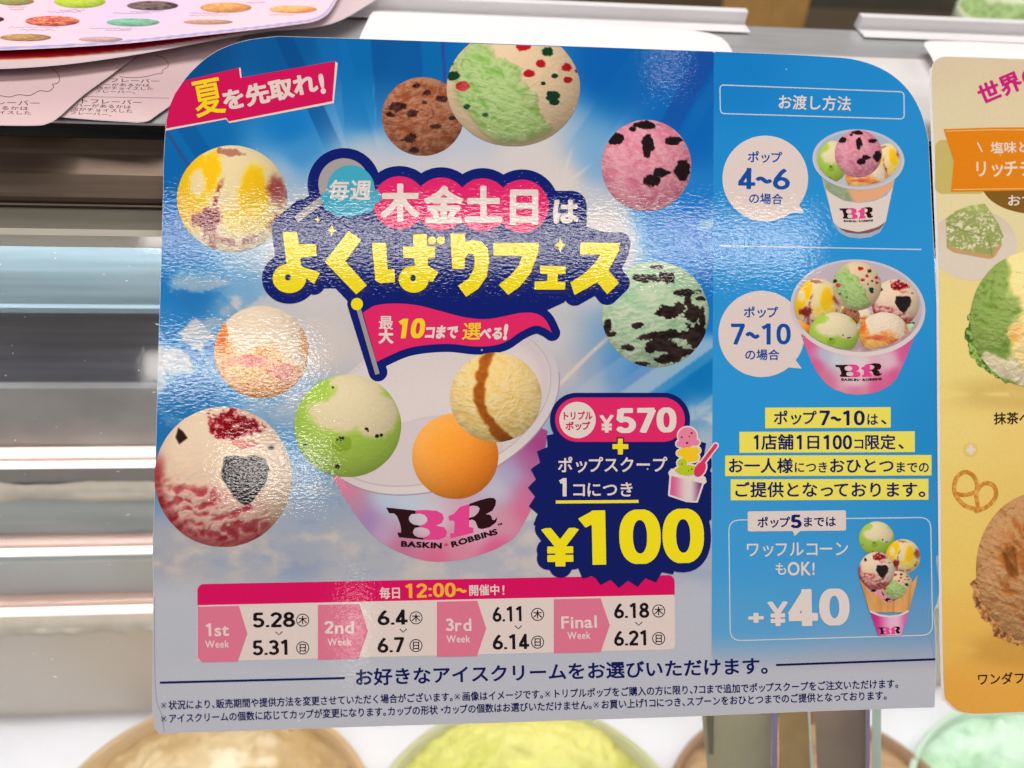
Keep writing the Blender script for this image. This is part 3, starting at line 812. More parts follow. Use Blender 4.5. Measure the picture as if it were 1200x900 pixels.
bk = BS.field('headline_backing', (298, 165, 762, 455), .8, navy, 5, (6, 26, 108))
for nm, f in letters:
    BS.field('letter_shade', (310, 262, 760, 360), 1.0, lambda X, Y, f=f: np.maximum(f(X - 3.2, Y - 4.2) - 1, -f(X, Y) + .2), 6, (28, 34, 104), bk)
for nm, f in letters:
    BS.field('headline_letter', (310, 262, 745, 352), .7, f, 7, (238, 216, 24), bk)
for cx, cy, r in [(372.2, 257.3, 4.4), (388.8, 270, 7), (656.5, 287.3, 9)]:
    BS.poly('star', star4(cx, cy, r), 7, (238, 214, 60), bk)
BS.field('spoon_bowl', (365, 180, 440, 255), .8, lambda X, Y: sd_ell(X, Y, 403, 215.5, 30, 30), 6, (176, 172, 174), bk)
BS.line('spoon_handle', [(347, 257.5), (384, 229)], 8.5, 6, (176, 172, 174), bk)
teal = lambda X, Y: np.minimum.reduce([sd_ell(X, Y, 411, 221.5, 28, 28)] + [sd_ell(X, Y, a, b, r, r) for a, b, r in [(387, 240, 8), (397, 246, 8), (409, 247, 8), (420, 244.5, 8), (431, 241, 8), (439, 231, 8), (383, 232, 7)]])
tl = BS.field('teal_cloud', (370, 188, 452, 260), .7, teal, 7, (62, 164, 190), bk)
BS.text('lettering', '毎週', (384.5, 223), (435.5, 223), 25, 8, (238, 230, 226), .022, tl, shear=.1)
pk = BS.field('pink_discs', (434, 204, 646, 275), .8, lambda X, Y: np.minimum.reduce([sd_ell(X, Y, c[0], c[1], 31, 31) for c in PINKC]), 6, (222, 34, 104), bk)
for ch, c, dy in zip('木金土日', [(469, 238), (520, 241), (566.5, 240.5), (614, 242)], (0, 0, 0, 0)):
    BS.text('lettering', ch, (c[0] - 22.5, c[1]), (c[0] + 22.5, c[1]), 45, 8, (240, 228, 224), .042, pk)
BS.text('lettering', 'は', (646, 248), (678, 248), 31, 7, (240, 230, 226), .05, bk)

# --- pennant
BS.line('pole', [(420.2, 362), (442.4, 438.5)], 5.2, 7, (168, 162, 166), bk)
fl = BS.poly('pennant', FLAG, 7, (222, 38, 100), bk)
BS.field('pole_knob', (409, 347, 428, 366), .6, lambda X, Y: sd_ell(X, Y, 418.3, 356.3, 7, 7.2), 8, (240, 216, 20), bk)
for st, a, b, sz, cl, bo in [('最', (443.5, 378.3), (461, 378.3), 17.5, (242, 228, 224), .016), ('大', (443.5, 394.3), (461, 394.3), 17.5, (242, 228, 224), .045), ('10', (465, 385), (498, 384.6), 31, (240, 206, 30), .035),
                             ('コまで', (497, 389.5), (537, 389), 16.5, (242, 228, 224), .05), ('選', (541.5, 388.5), (564, 388), 22, (240, 206, 30), .012), ('べる', (562, 391), (590, 390.5), 15.5, (242, 228, 224), .05), ('!', (589.5, 388.5), (599, 388.3), 24, (242, 228, 224), .05)]:
    BS.text('pennant_lettering', st, a, b, sz, 9, cl, bo, bk, shear=.14 if st not in '最大' else 0)

# --- big paper cup
f_cup = rbf([(400, 572, 214, 128, 154), (415, 600, 195, 138, 168), (430, 612, 160, 130, 190), (452, 585, 190, 214, 236), (480, 590, 200, 218, 236), (500, 610, 226, 222, 232), (450, 625, 200, 170, 205), (470, 640, 195, 110, 146), (510, 655, 214, 103, 141), (580, 645, 214, 84, 130), (560, 620, 228, 190, 214), (540, 640, 218, 138, 161), (612, 600, 214, 101, 142), (595, 610, 214, 156, 176), (600, 560, 176, 180, 220), (625, 545, 176, 101, 154), (634, 525, 161, 64, 129), (585, 575, 205, 214, 232), (618, 575, 203, 101, 147)], 17)
CB = spline([(390, 560), (408, 590), (428, 618), (444, 633), (460, 643.5), (486, 654), (505, 658), (525, 657.8), (550, 654), (573, 646.5), (590, 638.5), (605, 627.5), (621, 600)], 4, False) + [(634, 560), (642, 505), (560, 470), (420, 520)]
cup = BS.field('paper_cup', (386, 468, 646, 662), 1.6, lambda X, Y: sd_poly(X, Y, CB), 3, lambda x, y: f_cup(x, y))
RM = (514, 477, 147.5, 92.5, 22)
rimc = rbf([(400, 540, 226, 218, 220), (480, 575, 236, 228, 228), (570, 555, 236, 230, 230), (645, 480, 226, 222, 228), (640, 420, 216, 212, 220), (560, 390, 222, 214, 218), (440, 430, 230, 222, 222)], 30)


def c_in(x, y):
    c = mix((228, 220, 224), (240, 234, 234), ss(380, 470, y + (x - 500) * .1) * .7 + .2 * fbm(x / 30, y / 30, 301))
    c = mix(c, (204, 192, 200), np.exp(-((sd_ell(x, y, 498, 541, 92, 50, 14)) / 1.1) ** 2) * .55 * ss(650, 560, x)); c = mix(c, (222, 212, 216), ss(2, -3, sd_ell(x, y, 498, 541, 92, 50, 14)) * .6)
    return mix(c, (196, 186, 200), np.exp(-((sd_ell(x, y, 512, 476, 139, 84.5, 22) + 5) / 9) ** 2) * .35 * ss(500, 640, x))


BS.field('rim', (366, 372, 660, 584), 1.3, lambda X, Y: sd_ell(X, Y, *RM), 4, rimc, cup)
BS.field('inside', (372, 378, 655, 575), 1.6, lambda X, Y: sd_ell(X, Y, 512, 475.5, 140, 84.5, 22), 4.6, c_in, cup)
BS.line('rim_shade', [(RM[0] + 147.9 * math.cos(t) * math.cos(R_(22)) + 92.9 * math.sin(t) * math.sin(R_(22)), RM[1] - 147.9 * math.cos(t) * math.sin(R_(22)) + 92.9 * math.sin(t) * math.cos(R_(22)) + .8) for t in np.linspace(.15, 2.7, 40)], 1.1, 4.3, (178, 160, 180), cup)


BS.line('rim_inner_shade', [(512 + 140 * math.cos(t) * math.cos(R_(22)) + 84.5 * math.sin(t) * math.sin(R_(22)), 475.5 - 140 * math.cos(t) * math.sin(R_(22)) + 84.5 * math.sin(t) * math.cos(R_(22))) for t in np.linspace(-.9, 2.9, 60)], 1.3, 4.9, (206, 194, 204), cup)  # shade line drawn into the print along the inner rim


def lgbig(x, y): return (440 + x / 7.5, 570 + y / 7.5)


logo(BS, lgbig, 5, cup)
scoop(BS, f_kiwi, 407.5, 499, 62.5, 60, 6, label='green and cream scoop with black seeds')
scoop(BS, f_orange, 533.5, 534.5, 50.5, 50, 6, gain=1.02, label='smooth orange sorbet scoop')
scoop(BS, f_caramel, 581, 465.5, 53.5, 52.5, 7, label='cream scoop with caramel ribbon')

# --- price badge
def burst(cx, cy, rx, ry, n, dep):
    return [(cx + (rx - (dep if i % 2 else 0)) * math.cos(math.pi * i / n + .05), cy + (ry - (dep if i % 2 else 0)) * math.sin(math.pi * i / n + .05)) for i in range(2 * n)]


f100 = union(sd_text('100', (675.5, 630.5), (824.5, 627.5), 83, 19), sd_text('¥', (637.5, 641.5), (676, 641), 60, 11))
BU = burst(731, 577, 112.5, 112, 32, 8.5)


def badge(X, Y):
    d = np.minimum.reduce([sd_poly(X, Y, BU), sd_box(X, Y, 726.6, 491.8, 82, 31.5, 31), f100(X, Y) - 8])
    return np.maximum(d, X - 834.3 + (Y - 450) * .004)


bd = BS.field('price_badge', (612, 455, 838, 694), .8, badge, 8, (8, 24, 96))
pill = BS.field('pink_pill', (648, 463, 806, 521), .8, lambda X, Y: sd_box(X, Y, 726.6, 491.8, 76, 26, 26), 9, (222, 38, 102), bd)
BS.field('white_disc', (653, 468, 700, 516), .7, lambda X, Y: sd_ell(X, Y, 676.8, 492.2, 21.3, 21.3), 10, (240, 230, 226), bd)
BS.text('lettering', 'トリプル', (658, 487.5), (694.5, 487), 10.5, 11, (200, 30, 90), .035, bd)
BS.text('lettering', 'ポップ', (662.5, 499.5), (691.5, 499), 10.5, 11, (200, 30, 90), .035, bd)
BS.text('lettering', '¥', (703, 496.7), (719, 496.5), 28, 10, (242, 232, 228), .012, bd)
BS.text('lettering', '570', (721.5, 493), (793, 492), 39.5, 10, (242, 232, 228), .03, bd)
BS.field('plus_sign', (712, 508, 741, 538), .6, lambda X, Y: np.minimum(sd_box(X, Y, 727, 523.3, 10.8, 4.4), sd_box(X, Y, 727, 523.3, 4.4, 10.8)), 10, (10, 24, 90), bd)
BS.field('plus_sign', (714, 510, 739, 536), .6, lambda X, Y: np.minimum(sd_box(X, Y, 727, 523.3, 9.3, 2.9), sd_box(X, Y, 727, 523.3, 2.9, 9.3)), 11, (238, 216, 30), bd)
BS.text('lettering', 'ポップスクープ', (653, 545), (782, 544.5), 19.5, 10, (240, 230, 228), .018, bd)
BS.text('lettering', '1', (654, 571), (668, 571), 29, 10, (240, 230, 228), .03, bd)
BS.text('lettering', 'コにつき', (669, 574), (743.5, 573.5), 19, 10, (240, 230, 228), .018, bd)
BS.line('underline', [(651.4, 588.3), (748.3, 587.6)], 3.6, 10, (238, 222, 60), bd)
BS.text('price_numeral', '100', (674, 630.5), (826, 627.5), 86, 10, (240, 222, 22), .026, bd)
BS.text('price_numeral', '¥', (636, 641.5), (677, 641), 61, 10, (240, 222, 22), .018, bd)
# small drawn cup
def d8(*p): return [(780 + a / 8.18, 490 + b / 8.18) for a, b in p]


def E8(X, Y, a, b, rx, ry, rot=0): return sd_ell(X, Y, 780 + a / 8.18, 490 + b / 8.18, rx / 8.18, ry / 8.18, rot)


cupb = d8((52, 548), (355, 622), (298, 795), (200, 790), (38, 735)); spo = d8((345, 440), (480, 262))
pks = lambda X, Y: np.minimum.reduce([E8(X, Y, 210, 172, 88, 84), E8(X, Y, 135, 245, 30, 28), E8(X, Y, 205, 245, 60, 34), E8(X, Y, 290, 232, 34, 30), E8(X, Y, 170, 258, 30, 24)])
yls = lambda X, Y: np.minimum.reduce([E8(X, Y, 235, 310, 95, 48), E8(X, Y, 150, 335, 40, 30), E8(X, Y, 240, 375, 80, 45)])
grs = lambda X, Y: np.minimum.reduce([E8(X, Y, 160, 430, 45, 40), E8(X, Y, 210, 500, 105, 50), E8(X, Y, 130, 500, 40, 25)])
spn = lambda X, Y: np.minimum(sd_seg(X, Y, *spo, 2.1), E8(X, Y, 330, 490, 48, 78, -30))
cpf = lambda X, Y: np.minimum(sd_poly(X, Y, cupb), sd_poly(X, Y, d8((40, 525), (60, 498), (200, 500), (370, 575), (378, 610), (355, 625), (50, 552))))
allf = union(pks, yls, grs, spn, cpf)
dc = BS.field('drawn_cup', (776, 496, 846, 592), .5, lambda X, Y: allf(X, Y) - 1.8, 11, (240, 230, 228), bd)
BS.field('drawn_scoop', (786, 524, 826, 552), .45, yls, 12, (240, 196, 30), dc); BS.field('drawn_scoop', (786, 534, 826, 562), .45, grs, 13, (180, 196, 30), dc)
BS.field('drawn_scoop', (790, 498, 824, 528), .45, pks, 14, (232, 130, 160), dc); BS.field('drawn_spoon', (808, 515, 846, 564), .45, spn, 15, (220, 46, 98), dc)
BS.field('drawn_cup_wall', (783, 553, 826, 590), .8, lambda X, Y: sd_poly(X, Y, cupb) + .5, 13, lambda x, y: mix(mix((216, 90, 140), (238, 226, 226), ss(786, 806, x)), (120, 40, 110), ss(808, 824, x)), dc)
for a, b, r in [(155, 182, 9), (250, 143, 11), (228, 176, 7), (206, 238, 12)]:
    BS.field('dot', (780 + a / 8.18 - 2, 490 + b / 8.18 - 2, 780 + a / 8.18 + 2, 490 + b / 8.18 + 2), .3, lambda X, Y: E8(X, Y, a, b, r, r), 15, (110, 40, 90), dc)
for a, b, r in [(222, 505, 5), (250, 490, 7), (156, 440, 6)]:
    BS.field('dot', (780 + a / 8.18 - 2, 490 + b / 8.18 - 2, 780 + a / 8.18 + 2, 490 + b / 8.18 + 2), .3, lambda X, Y: E8(X, Y, a, b, r, r), 15, (60, 50, 60), dc)

# --- table of the four weeks
SCH = lambda X, Y: sd_poly(X, Y, [(236, 714), (785.5, 701), (786, 755.8), (236, 770)]) - 5.3
tb = BS.field('date_table', (226, 690, 796, 782), .9, SCH, 3, (238, 226, 222))
hd = BS.field('table_header', (226, 668, 796, 716), .9, lambda X, Y: np.maximum(sd_poly(X, Y, [(239, 692), (783, 681.5), (783, 720), (239, 720)]) - 7.6, Y - 709.3 + (X - 231) * .0222), 4, (214, 10, 92), tb)
BS.text('lettering', '毎日', (444.5, 695.3), (470.5, 694.7), 14.5, 5, (240, 226, 224), .02, tb)
BS.text('lettering', '12:00~', (473.5, 692.6), (547, 690.8), 22.5, 5, (240, 176, 46), .018, tb)
BS.text('lettering', '開催中', (549, 692), (586, 691.2), 13.5, 5, (240, 226, 224), .02, tb)
BS.text('lettering', '!', (588, 691), (594, 691), 15, 5, (240, 226, 224), .02, tb)
WK = [([(231.6, 711), (280, 710), (290, 742.7), (278.7, 775.2), (237, 776.2), (231.6, 771)], '1st', (240, 738.2), (269.5, 737.3), 20, (240.5, 754.8), (269, 754.2), '5.28', (295.5, 726.8), (346, 725.8), '5.31', (295.5, 759.3), (341, 758.3), (354.7, 726.7), (354.7, 759.2), (327, 742.2)),
      ([(372.5, 708.8), (421.3, 708), (431.2, 739.5), (420, 772), (372.5, 773.3)], '2nd', (380, 735.3), (416, 734.5), 20, (384, 752.2), (412.5, 751.6), '6.4', (442, 724), (478, 723), '6.7', (442, 756.3), (474.5, 755.3), (487.5, 724), (487.5, 756.5), (472.5, 739.2)),
      ([(512, 705.2), (559.3, 704), (569.8, 736.5), (558.8, 769), (512, 769.9)], '3rd', (522, 732.2), (553.5, 731.5), 20, (523.4, 748.7), (551.4, 748), '6.11', (577, 720), (614.5, 719), '6.14', (577, 752.6), (620.5, 751.6), (630, 720), (630, 752.5), (607.5, 735.2)),
      ([(649, 702.2), (703.9, 701), (714.6, 732.8), (703.9, 764.3), (649, 765.6)], 'Final', (656.5, 729), (700.5, 727.8), 20, (665, 744.6), (692.5, 743.8), '6.18', (719.3, 716), (761, 715), '6.21', (719.3, 748.2), (761, 747.2), (771.9, 716), (771.9, 748.2), (748.6, 731))]
for pg, nm, a, b, sz, c, d, d1, e, f, d2, g, h, k1, k2, v in WK:
    BS.poly('week_arrow', pg, 4, (222, 118, 146), tb)
    BS.text('lettering', nm, a, b, sz, 5, (242, 224, 222), .022, tb); BS.text('lettering', 'Week', c, d, 12, 5, (242, 224, 222), .018, tb)
    BS.text('date', d1, e, f, 24, 4, (22, 14, 22), .017, tb); BS.text('date', d2, g, h, 24, 4, (22, 14, 22), .017, tb)
    for q, ch in ((k1, '木'), (k2, '日')):
        BS.line('ring', arc(q[0], q[1], 7.1, 7.1, 0, 360, 28)[:-1], 1.05, 4, (24, 16, 24), tb, closed=True); BS.text('lettering', ch, (q[0] - 5.3, q[1]), (q[0] + 5.3, q[1]), 10.6, 4, (24, 16, 24), .018, tb)
    BS.line('chevron', [(v[0] - 4, v[1] - 2), (v[0], v[1] + 1.8), (v[0] + 4, v[1] - 2.2)], 1.1, 4, (40, 26, 34), tb)

# --- foot lines
ft = BS.text('foot_lettering', 'お好きなアイスクリームをお選びいただけます。', (415, 794), (903, 780), 21, 3, (10, 22, 90), .022)
BS.line('rule', [(187.3, 800), (404, 794.6)], 2.7, 3, (10, 22, 90)); BS.line('rule', [(909.5, 779.3), (1096, 772.6)], 2.5, 3, (10, 18, 70))
BS.text('foot_lettering', '※状況により、販売期間や提供方法を変更させていただく場合がございます。※画像はイメージです。※トリプルポップをご購入の方に限り、7コまで追加でポップスクープをご注文いただけます。', (188, 826.8), (1054, 801), 11.4, 3, (12, 22, 86), .020)
BS.text('foot_lettering', '※アイスクリームの個数に応じてカップが変更になります。カップの形状・カップの個数はお選びいただけません。※お買い上げ1コにつき、スプーンをおひとつまでのご提供となっております。', (188, 842.4), (1040.5, 814.8), 11.4, 3, (12, 22, 86), .020)

# --- side panel: how the scoops are handed over
LW = (214, 226, 238)
def rrect(tl, tr, br, bl, r):
    o = []
    for p, a, b in ((tl, bl, tr), (tr, tl, br), (br, tr, bl), (bl, br, tl)):
        p, a, b = map(lambda q: np.array(q, float), (p, a, b)); ua = (a - p) / np.linalg.norm(a - p); ub = (b - p) / np.linalg.norm(b - p)
        s, e = p + ua * r, p + ub * r
        for t in np.linspace(0, 1, 6): o.append(tuple((1 - t) ** 2 * s + 2 * t * (1 - t) * p + t * t * e))
    return o


tf = BS.line('title_frame', rrect((843.6, 99.5), (1059.3, 107.7), (1059.6, 139.5), (844.2, 133), 5), 1.25, 3, LW, closed=True)
BS.text('lettering', 'お渡し方法', (911, 119.4), (998, 121.8), 18, 3, (238, 230, 228), .015, tf)
def bubble(cx, cy, r, tail, t1, a, b, t2, c, d, t3, e, f):
    bb = BS.field('speech_bubble', (cx - 54, cy - 54, cx + 56, cy + 56), .8, lambda X, Y: np.minimum(sd_ell(X, Y, cx, cy, r, r), sd_poly(X, Y, tail)), 3, (236, 224, 222))
    cl = (14, 70, 150)
    BS.text('lettering', t1, a, b, 14, 4, cl, .02, bb); BS.text('lettering', t2, c, d, 33.5, 4, (14, 76, 160), .012, bb); BS.text('lettering', t3, e, f, 13.5, 4, cl, .018, bb)


bubble(896.8, 209.2, 50.2, [(922, 246), (928.3, 249.2), (943, 249.4), (936, 240), (932, 230)], 'ポップ', (875.7, 183.8), (916.5, 184.6), '4~6', (864.5, 209), (926.5, 210), 'の場合', (877, 232.4), (917.5, 233.6))
bubble(892.4, 391.4, 50.5, [(916, 428), (923.5, 430.6), (939.8, 432), (931.5, 421), (930, 412)], 'ポップ', (871, 366), (912, 366), '7~10', (855.5, 391.4), (927.5, 391.4), 'の場合', (872.4, 415.8), (913.6, 415.8))
BS.line('divider', [(843.3, 288), (1080, 292.4)], 1.3, 3, LW)


def small_cup(x0, y0, s):
    return lambda X, Y: None


# clear cup with paper band
def k1(a, b): return (930 + a / 5.627, 130 + b / 5.627)
c1 = BS.field('clear_cup', (950, 150, 1062, 282), .9, lambda X, Y: np.minimum(sd_poly(X, Y, [k1(175, 400), k1(265, 745), k1(300, 800), k1(360, 832), k1(435, 842), k1(510, 830), k1(570, 800), k1(600, 745), k1(680, 400)]), sd_ell(X, Y, 1005.9, 187, 54, 35.5, -3)), 3, lambda x, y: mix((150, 178, 212), (176, 192, 214), fbm(x / 6, y / 6, 401)))
BS.field('inside', (955, 153, 1058, 222), 1.0, lambda X, Y: sd_ell(X, Y, 1005.9, 186.6, 50.5, 32, -3), 4, lambda x, y: mix((176, 190, 212), (196, 204, 220), ss(160, 200, y)), c1)
BS.field('cup_filling', (964, 205, 1052, 240), 1.0, lambda X, Y: sd_poly(X, Y, [k1(200, 440), k1(215, 520), k1(330, 590), k1(430, 606), k1(560, 580), k1(640, 520), k1(665, 445), k1(430, 520)]), 4, lambda x, y: mix(mix((120, 150, 120), (186, 190, 150), fbm(x / 4, y / 3, 403)), (228, 168, 128), ss(988, 996, x + (y - 220) * -.5)), c1)
cl1 = lambda cx, cy, rx, ry: (lambda X, Y: (X, Y))
def clip_e(cx, cy, rx, ry):
    def g(X, Y):
        dx, dy = (X - cx) / rx, (Y - cy) / ry; k = np.maximum(np.hypot(dx, dy), 1); return cx + dx / k * rx, cy + dy / k * ry
    return g


ce = clip_e(1005.9, 186.6, 48, 31)
scoop(BS, f_lemon, 1041, 190, 19, 22, 5, c1, rot=20, clip=ce); scoop(BS, f_kiwi, 976, 189, 18, 24, 5.3, c1, clip=ce); scoop(BS, f_peach, 1016, 208, 25, 18, 5.6, c1, clip=ce)
scoop(BS, f_berry, 1005.9, 180.2, 27.6, 27.8, 7, c1)
e1 = arc(1005.9, 187, 52.2, 33.7, 0, 360, 60)[:-1]
BS.line('rim', [(x, y + (x - 1005) * .03) for x, y in arc(1005.9, 187, 52, 33.6, -35, 215, 50)], 3.6, 6.4, (206, 212, 224), c1)
BS.line('rim', [(x, y + (x - 1005) * .03) for x, y in arc(1005.9, 187, 52, 33.6, 210, 330, 30)], 3.0, 4.5, (198, 206, 222), c1)
bn = BS.poly('paper_band', [k1(212, 515), k1(250, 548), k1(330, 592), k1(430, 608), k1(530, 595), k1(610, 560), k1(655, 500), k1(608, 728), k1(560, 762), k1(500, 785), k1(430, 797), k1(360, 790), k1(300, 768), k1(262, 735)], 6, (236, 226, 222), c1)
BS.field('cup_base', (980, 262, 1038, 276), .8, lambda X, Y: sd_poly(X, Y, [k1(300, 772), k1(430, 800), k1(560, 765), k1(604, 735), k1(570, 775), k1(500, 803), k1(430, 808), k1(350, 800)]), 7, (134, 84, 70), c1)
logo(BS, lambda x, y: (983.5 + (x - 95) / 24.6, 238.8 + (y - 100) / 20.5), 7, c1, small=True, straighten=1)

# pink cup with six scoops
def k2(a, b): return (920 + a / 5.453, 300 + b / 5.453)
f_c2 = rbf([k2(130, 560) + (216, 96, 144), k2(200, 700) + (213, 92, 142), k2(260, 640) + (196, 200, 228), k2(330, 660) + (214, 222, 236), k2(450, 700) + (236, 226, 232), k2(450, 790) + (236, 214, 224), k2(450, 870) + (216, 124, 158), k2(600, 840) + (215, 96, 142), k2(700, 760) + (213, 88, 140), k2(660, 680) + (232, 200, 216), k2(780, 640) + (213, 86, 144), k2(810, 560) + (197, 86, 148), k2(250, 800) + (213, 115, 153)], 7)
c2 = BS.field('pink_cup', (936, 380, 1078, 466), 1.0, lambda X, Y: sd_poly(X, Y, [k2(100, 500), k2(130, 580), k2(170, 680), k2(205, 745), k2(260, 815), k2(320, 855), k2(390, 879), k2(460, 887), k2(540, 880), k2(610, 860), k2(670, 825), k2(710, 785), k2(750, 700), k2(790, 610), k2(840, 480)]), 3, f_c2)
BS.field('rim', (924, 302, 1088, 422), .9, lambda X, Y: sd_ell(X, Y, 1005.3, 361, 79.2, 56.8, -4), 4, lambda x, y: mix((214, 214, 226), (236, 228, 228), ss(360, 410, y)), c2)
BS.field('inside', (928, 304, 1084, 416), 1.0, lambda X, Y: sd_ell(X, Y, 1005, 359.5, 75.5, 52.8, -4), 4.5, lambda x, y: mix((204, 194, 206), (186, 150, 160), ss(360, 400, y) * ss(.3, .6, fbm(x / 9, y / 9, 411))), c2)
ce2 = clip_e(1005, 359.3, 73.5, 51)
for fn, px, py, r, ly, ro in [(f_orange, 943, 383, 10, 5, 0), (f_caramel, 980, 362, 12, 5, 0), (f_choc, 996, 371, 12, 5.2, 0), (f_peach, 1013, 371, 10, 5.2, 0), (f_mint, 1068, 386, 11, 5, 0)]:
    scoop(BS, fn, px, py, r, r, ly, c2, ro, clip=ce2, n=26)
scoop(BS, f_lemon, 957.5, 354.5, 29, 28, 6, c2, clip=ce2); scoop(BS, f_mix, 1004.2, 335.2, 28.5, 28.5, 7, c2); scoop(BS, f_straw, 1049.5, 355.3, 28, 28, 6, c2, clip=ce2)
scoop(BS, f_peach, 1035.8, 391, 29, 25, 8, c2, clip=ce2); scoop(BS, f_kiwi, 977.5, 391, 29.5, 25, 8, c2, clip=ce2)
logo(BS, lambda x, y: (978.6 + (x - 95) / 17.8, 419 + (y - 60) / 17.6), 5, c2, small=True, straighten=1)

# yellow highlights
NV = (12, 24, 96)
for i, (a, b, c, d, parts) in enumerate([(896.7, 477.3, 1043.8, 501.3, [('ポップ', 906, 957, 17.5, .02), ('7~10', 959.5, 1014, 23.5, .014), ('は', 1015, 1029.5, 15, .02), ('、', 1031.5, 1042, 17, .02)]),
                                        (866.5, 505.6, 1072, 530, [('1', 882, 892, 23, .014), ('店舗', 892, 930.5, 19, .02), ('1', 932, 943, 23, .014), ('日', 943, 963, 18, .02), ('100', 963.5, 999, 23, .014), ('コ', 999, 1012.5, 14.5, .02), ('限定', 1012.5, 1050, 18.5, .02), ('、', 1052, 1062, 18, .02)]),
                                        (849.8, 533.4, 1091.6, 557.4, [('お一人様', 852.5, 929.5, 18.5, .02), ('につき', 930, 971, 14, .02), ('おひとつ', 971, 1048.5, 18.5, .02), ('までの', 1048.5, 1089.5, 14, .02)]),
                                        (856.3, 561.3, 1088, 585.8, [('ご提供となっております', 859, 1076, 19, .02), ('。', 1076, 1088, 19, .02)])]):
    hl = BS.poly('yellow_highlight', [(a, b + .4), (c, b - .2), (c, d - .2), (a, d + .6)], 3, (236, 222, 90))
    for st, x0, x1, sz, bo in parts:
        y = (b + d) / 2 + (2.2 if sz < 16 else .4); BS.text('lettering', st, (x0, y), (x1, y), sz, 4, NV, bo, hl)

# cone offer
cf = BS.line('offer_frame', rrect((854, 609.5), (1090.6, 606.3), (1093, 744.2), (855.8, 751), 13), 1.3, 3, LW, closed=True)
tg = BS.poly('tag', [(877.5, 599.3), (990, 598), (991.3, 599.3), (991.5, 620.6), (990, 621.8), (938, 622.3), (931, 628.2), (929, 622.4), (877.5, 622.8), (876.2, 621.5), (876.2, 600.5)], 4, (238, 228, 226), cf)
BS.text('lettering', 'ポップ', (887, 612.3), (926, 612), 13.5, 5, NV, .022, cf); BS.text('lettering', '5', (926.5, 611), (939.5, 611), 21.5, 5, NV, .03, cf); BS.text('lettering', 'までは', (940, 611.6), (980, 611.2), 13, 5, NV, .022, cf)
BS.text('lettering', 'ワッフルコーン', (873, 644), (995, 643), 19.5, 4, (240, 232, 230), .012, cf)
BS.text('lettering', 'も', (907.5, 666.8), (923, 666.6), 16, 4, (240, 232, 230), .016, cf); BS.text('lettering', 'OK', (922.5, 666), (951, 665.7), 22, 4, (240, 232, 230), .02, cf); BS.text('lettering', '!', (951, 666), (958, 666), 20, 4, (240, 232, 230), .02, cf)
BS.text('lettering', '+', (875.5, 723.5), (897, 723), 28, 4, (240, 232, 230), .02, cf); BS.text('lettering', '¥', (900, 719.5), (923, 719), 39, 4, (240, 232, 230), .012, cf)
BS.text('price_numeral', '40', (923, 712.5), (996, 711), 58.5, 4, (240, 232, 230), .03, cf)


def k3(a, b): return (990 + a / 5.627, 600 + b / 5.627)
CN = [k3(98, 440), k3(120, 470), k3(180, 530), k3(290, 600), k3(380, 560), k3(484, 408), k3(470, 480), k3(418, 662), k3(165, 662)]


def c_cone(x, y):
    s = ss(.5, .95, vn((x - 1040) / (3.2 + (740 - y) * .012), np.zeros_like(x), 5) * 1.0); return mix(mix((206, 142, 78), (228, 172, 108), fbm(x / 7, y / 12, 421)), (178, 112, 54), s * .5)


cn = BS.field('waffle_cone', (1005, 670, 1080, 722), .9, lambda X, Y: sd_poly(X, Y, CN), 9, c_cone, cf)
scoop(BS, f_kiwi, 1027.2, 631, 20.6, 20, 4, cf); scoop(BS, f_lemon, 1058.3, 652.3, 20.3, 20.5, 5, cf); scoop(BS, f_berry, 1035, 700, 17, 14, 5.5, cf); scoop(BS, f_mix, 1051, 686, 19, 17, 6, cf, rot=20); scoop(BS, f_straw, 1027.2, 668.8, 21.2, 22, 10, cf)
SL = [k3(168, 658), k3(230, 680), k3(295, 688), k3(360, 680), k3(420, 656), k3(376, 812), k3(222, 815)]
sv = BS.field('cone_sleeve', (1018, 712, 1066, 748), .8, lambda X, Y: sd_poly(X, Y, SL), 10, lambda x, y: mix(mix((204, 40, 130), (240, 196, 220), ss(1024, 1046, x)), (222, 100, 166), ss(1050, 1062, x)), cf)
BS.line('sleeve_lip', [k3(166, 655), k3(230, 681), k3(295, 690), k3(360, 682), k3(421, 653)], 2.2, 11, (240, 230, 232), cf)
logo(BS, lambda x, y: (1029 + (x - 95) / 37.5, 731.6 + (y - 100) / 31.0), 12, cf, small=True, words=False, straighten=1)
# folded left border of the card
BS.line('crease', spline([(181, 700), (181.4, 780), (183.5, 820), (189.5, 838), (192.5, 858)], 5, False), .9, 2, (150, 156, 178))
BS.line('crease', spline([(1092.5, 668), (1091, 700), (1088, 722), (1091, 745), (1095, 772)], 5, False), 1.0, 2.2, (120, 160, 196))

# ================================================================== the yellow card beside it
base = on_glass(1250, 836, PN)
yel = thing('promotion_card', 'yellow ice cream card with orange ribbon and pretzel, right of the blue card', 'poster', base, rot=GR)
mat_yel = print_material('printed_card', .2, .6, .05, 700)
YS = Sheet(GC + NN * (PN + .0004), NN, mat_yel, yel)
YO = spline([(1099.5, 300), (1094.5, 180), (1091.5, 110), (1091.5, 84), (1094.5, 72), (1104, 66.2), (1122, 66)], 5, False) + [(1300, 72), (1398, 76), (1408, 84), (1409, 100), (1432, 800), (1430, 822), (1420, 829)] + \
    spline([(1200, 835), (1150, 837), (1135, 836.5), (1122, 833), (1110, 822), (1105.5, 808), (1103, 700), (1101.5, 560), (1100.5, 430)], 5, False)
board('card', [(x - (2.6 if x < 1130 and 80 < y else 0), y + .4) for x, y in YO], PN - .0008, PN + .00036, yel, mat_edge)
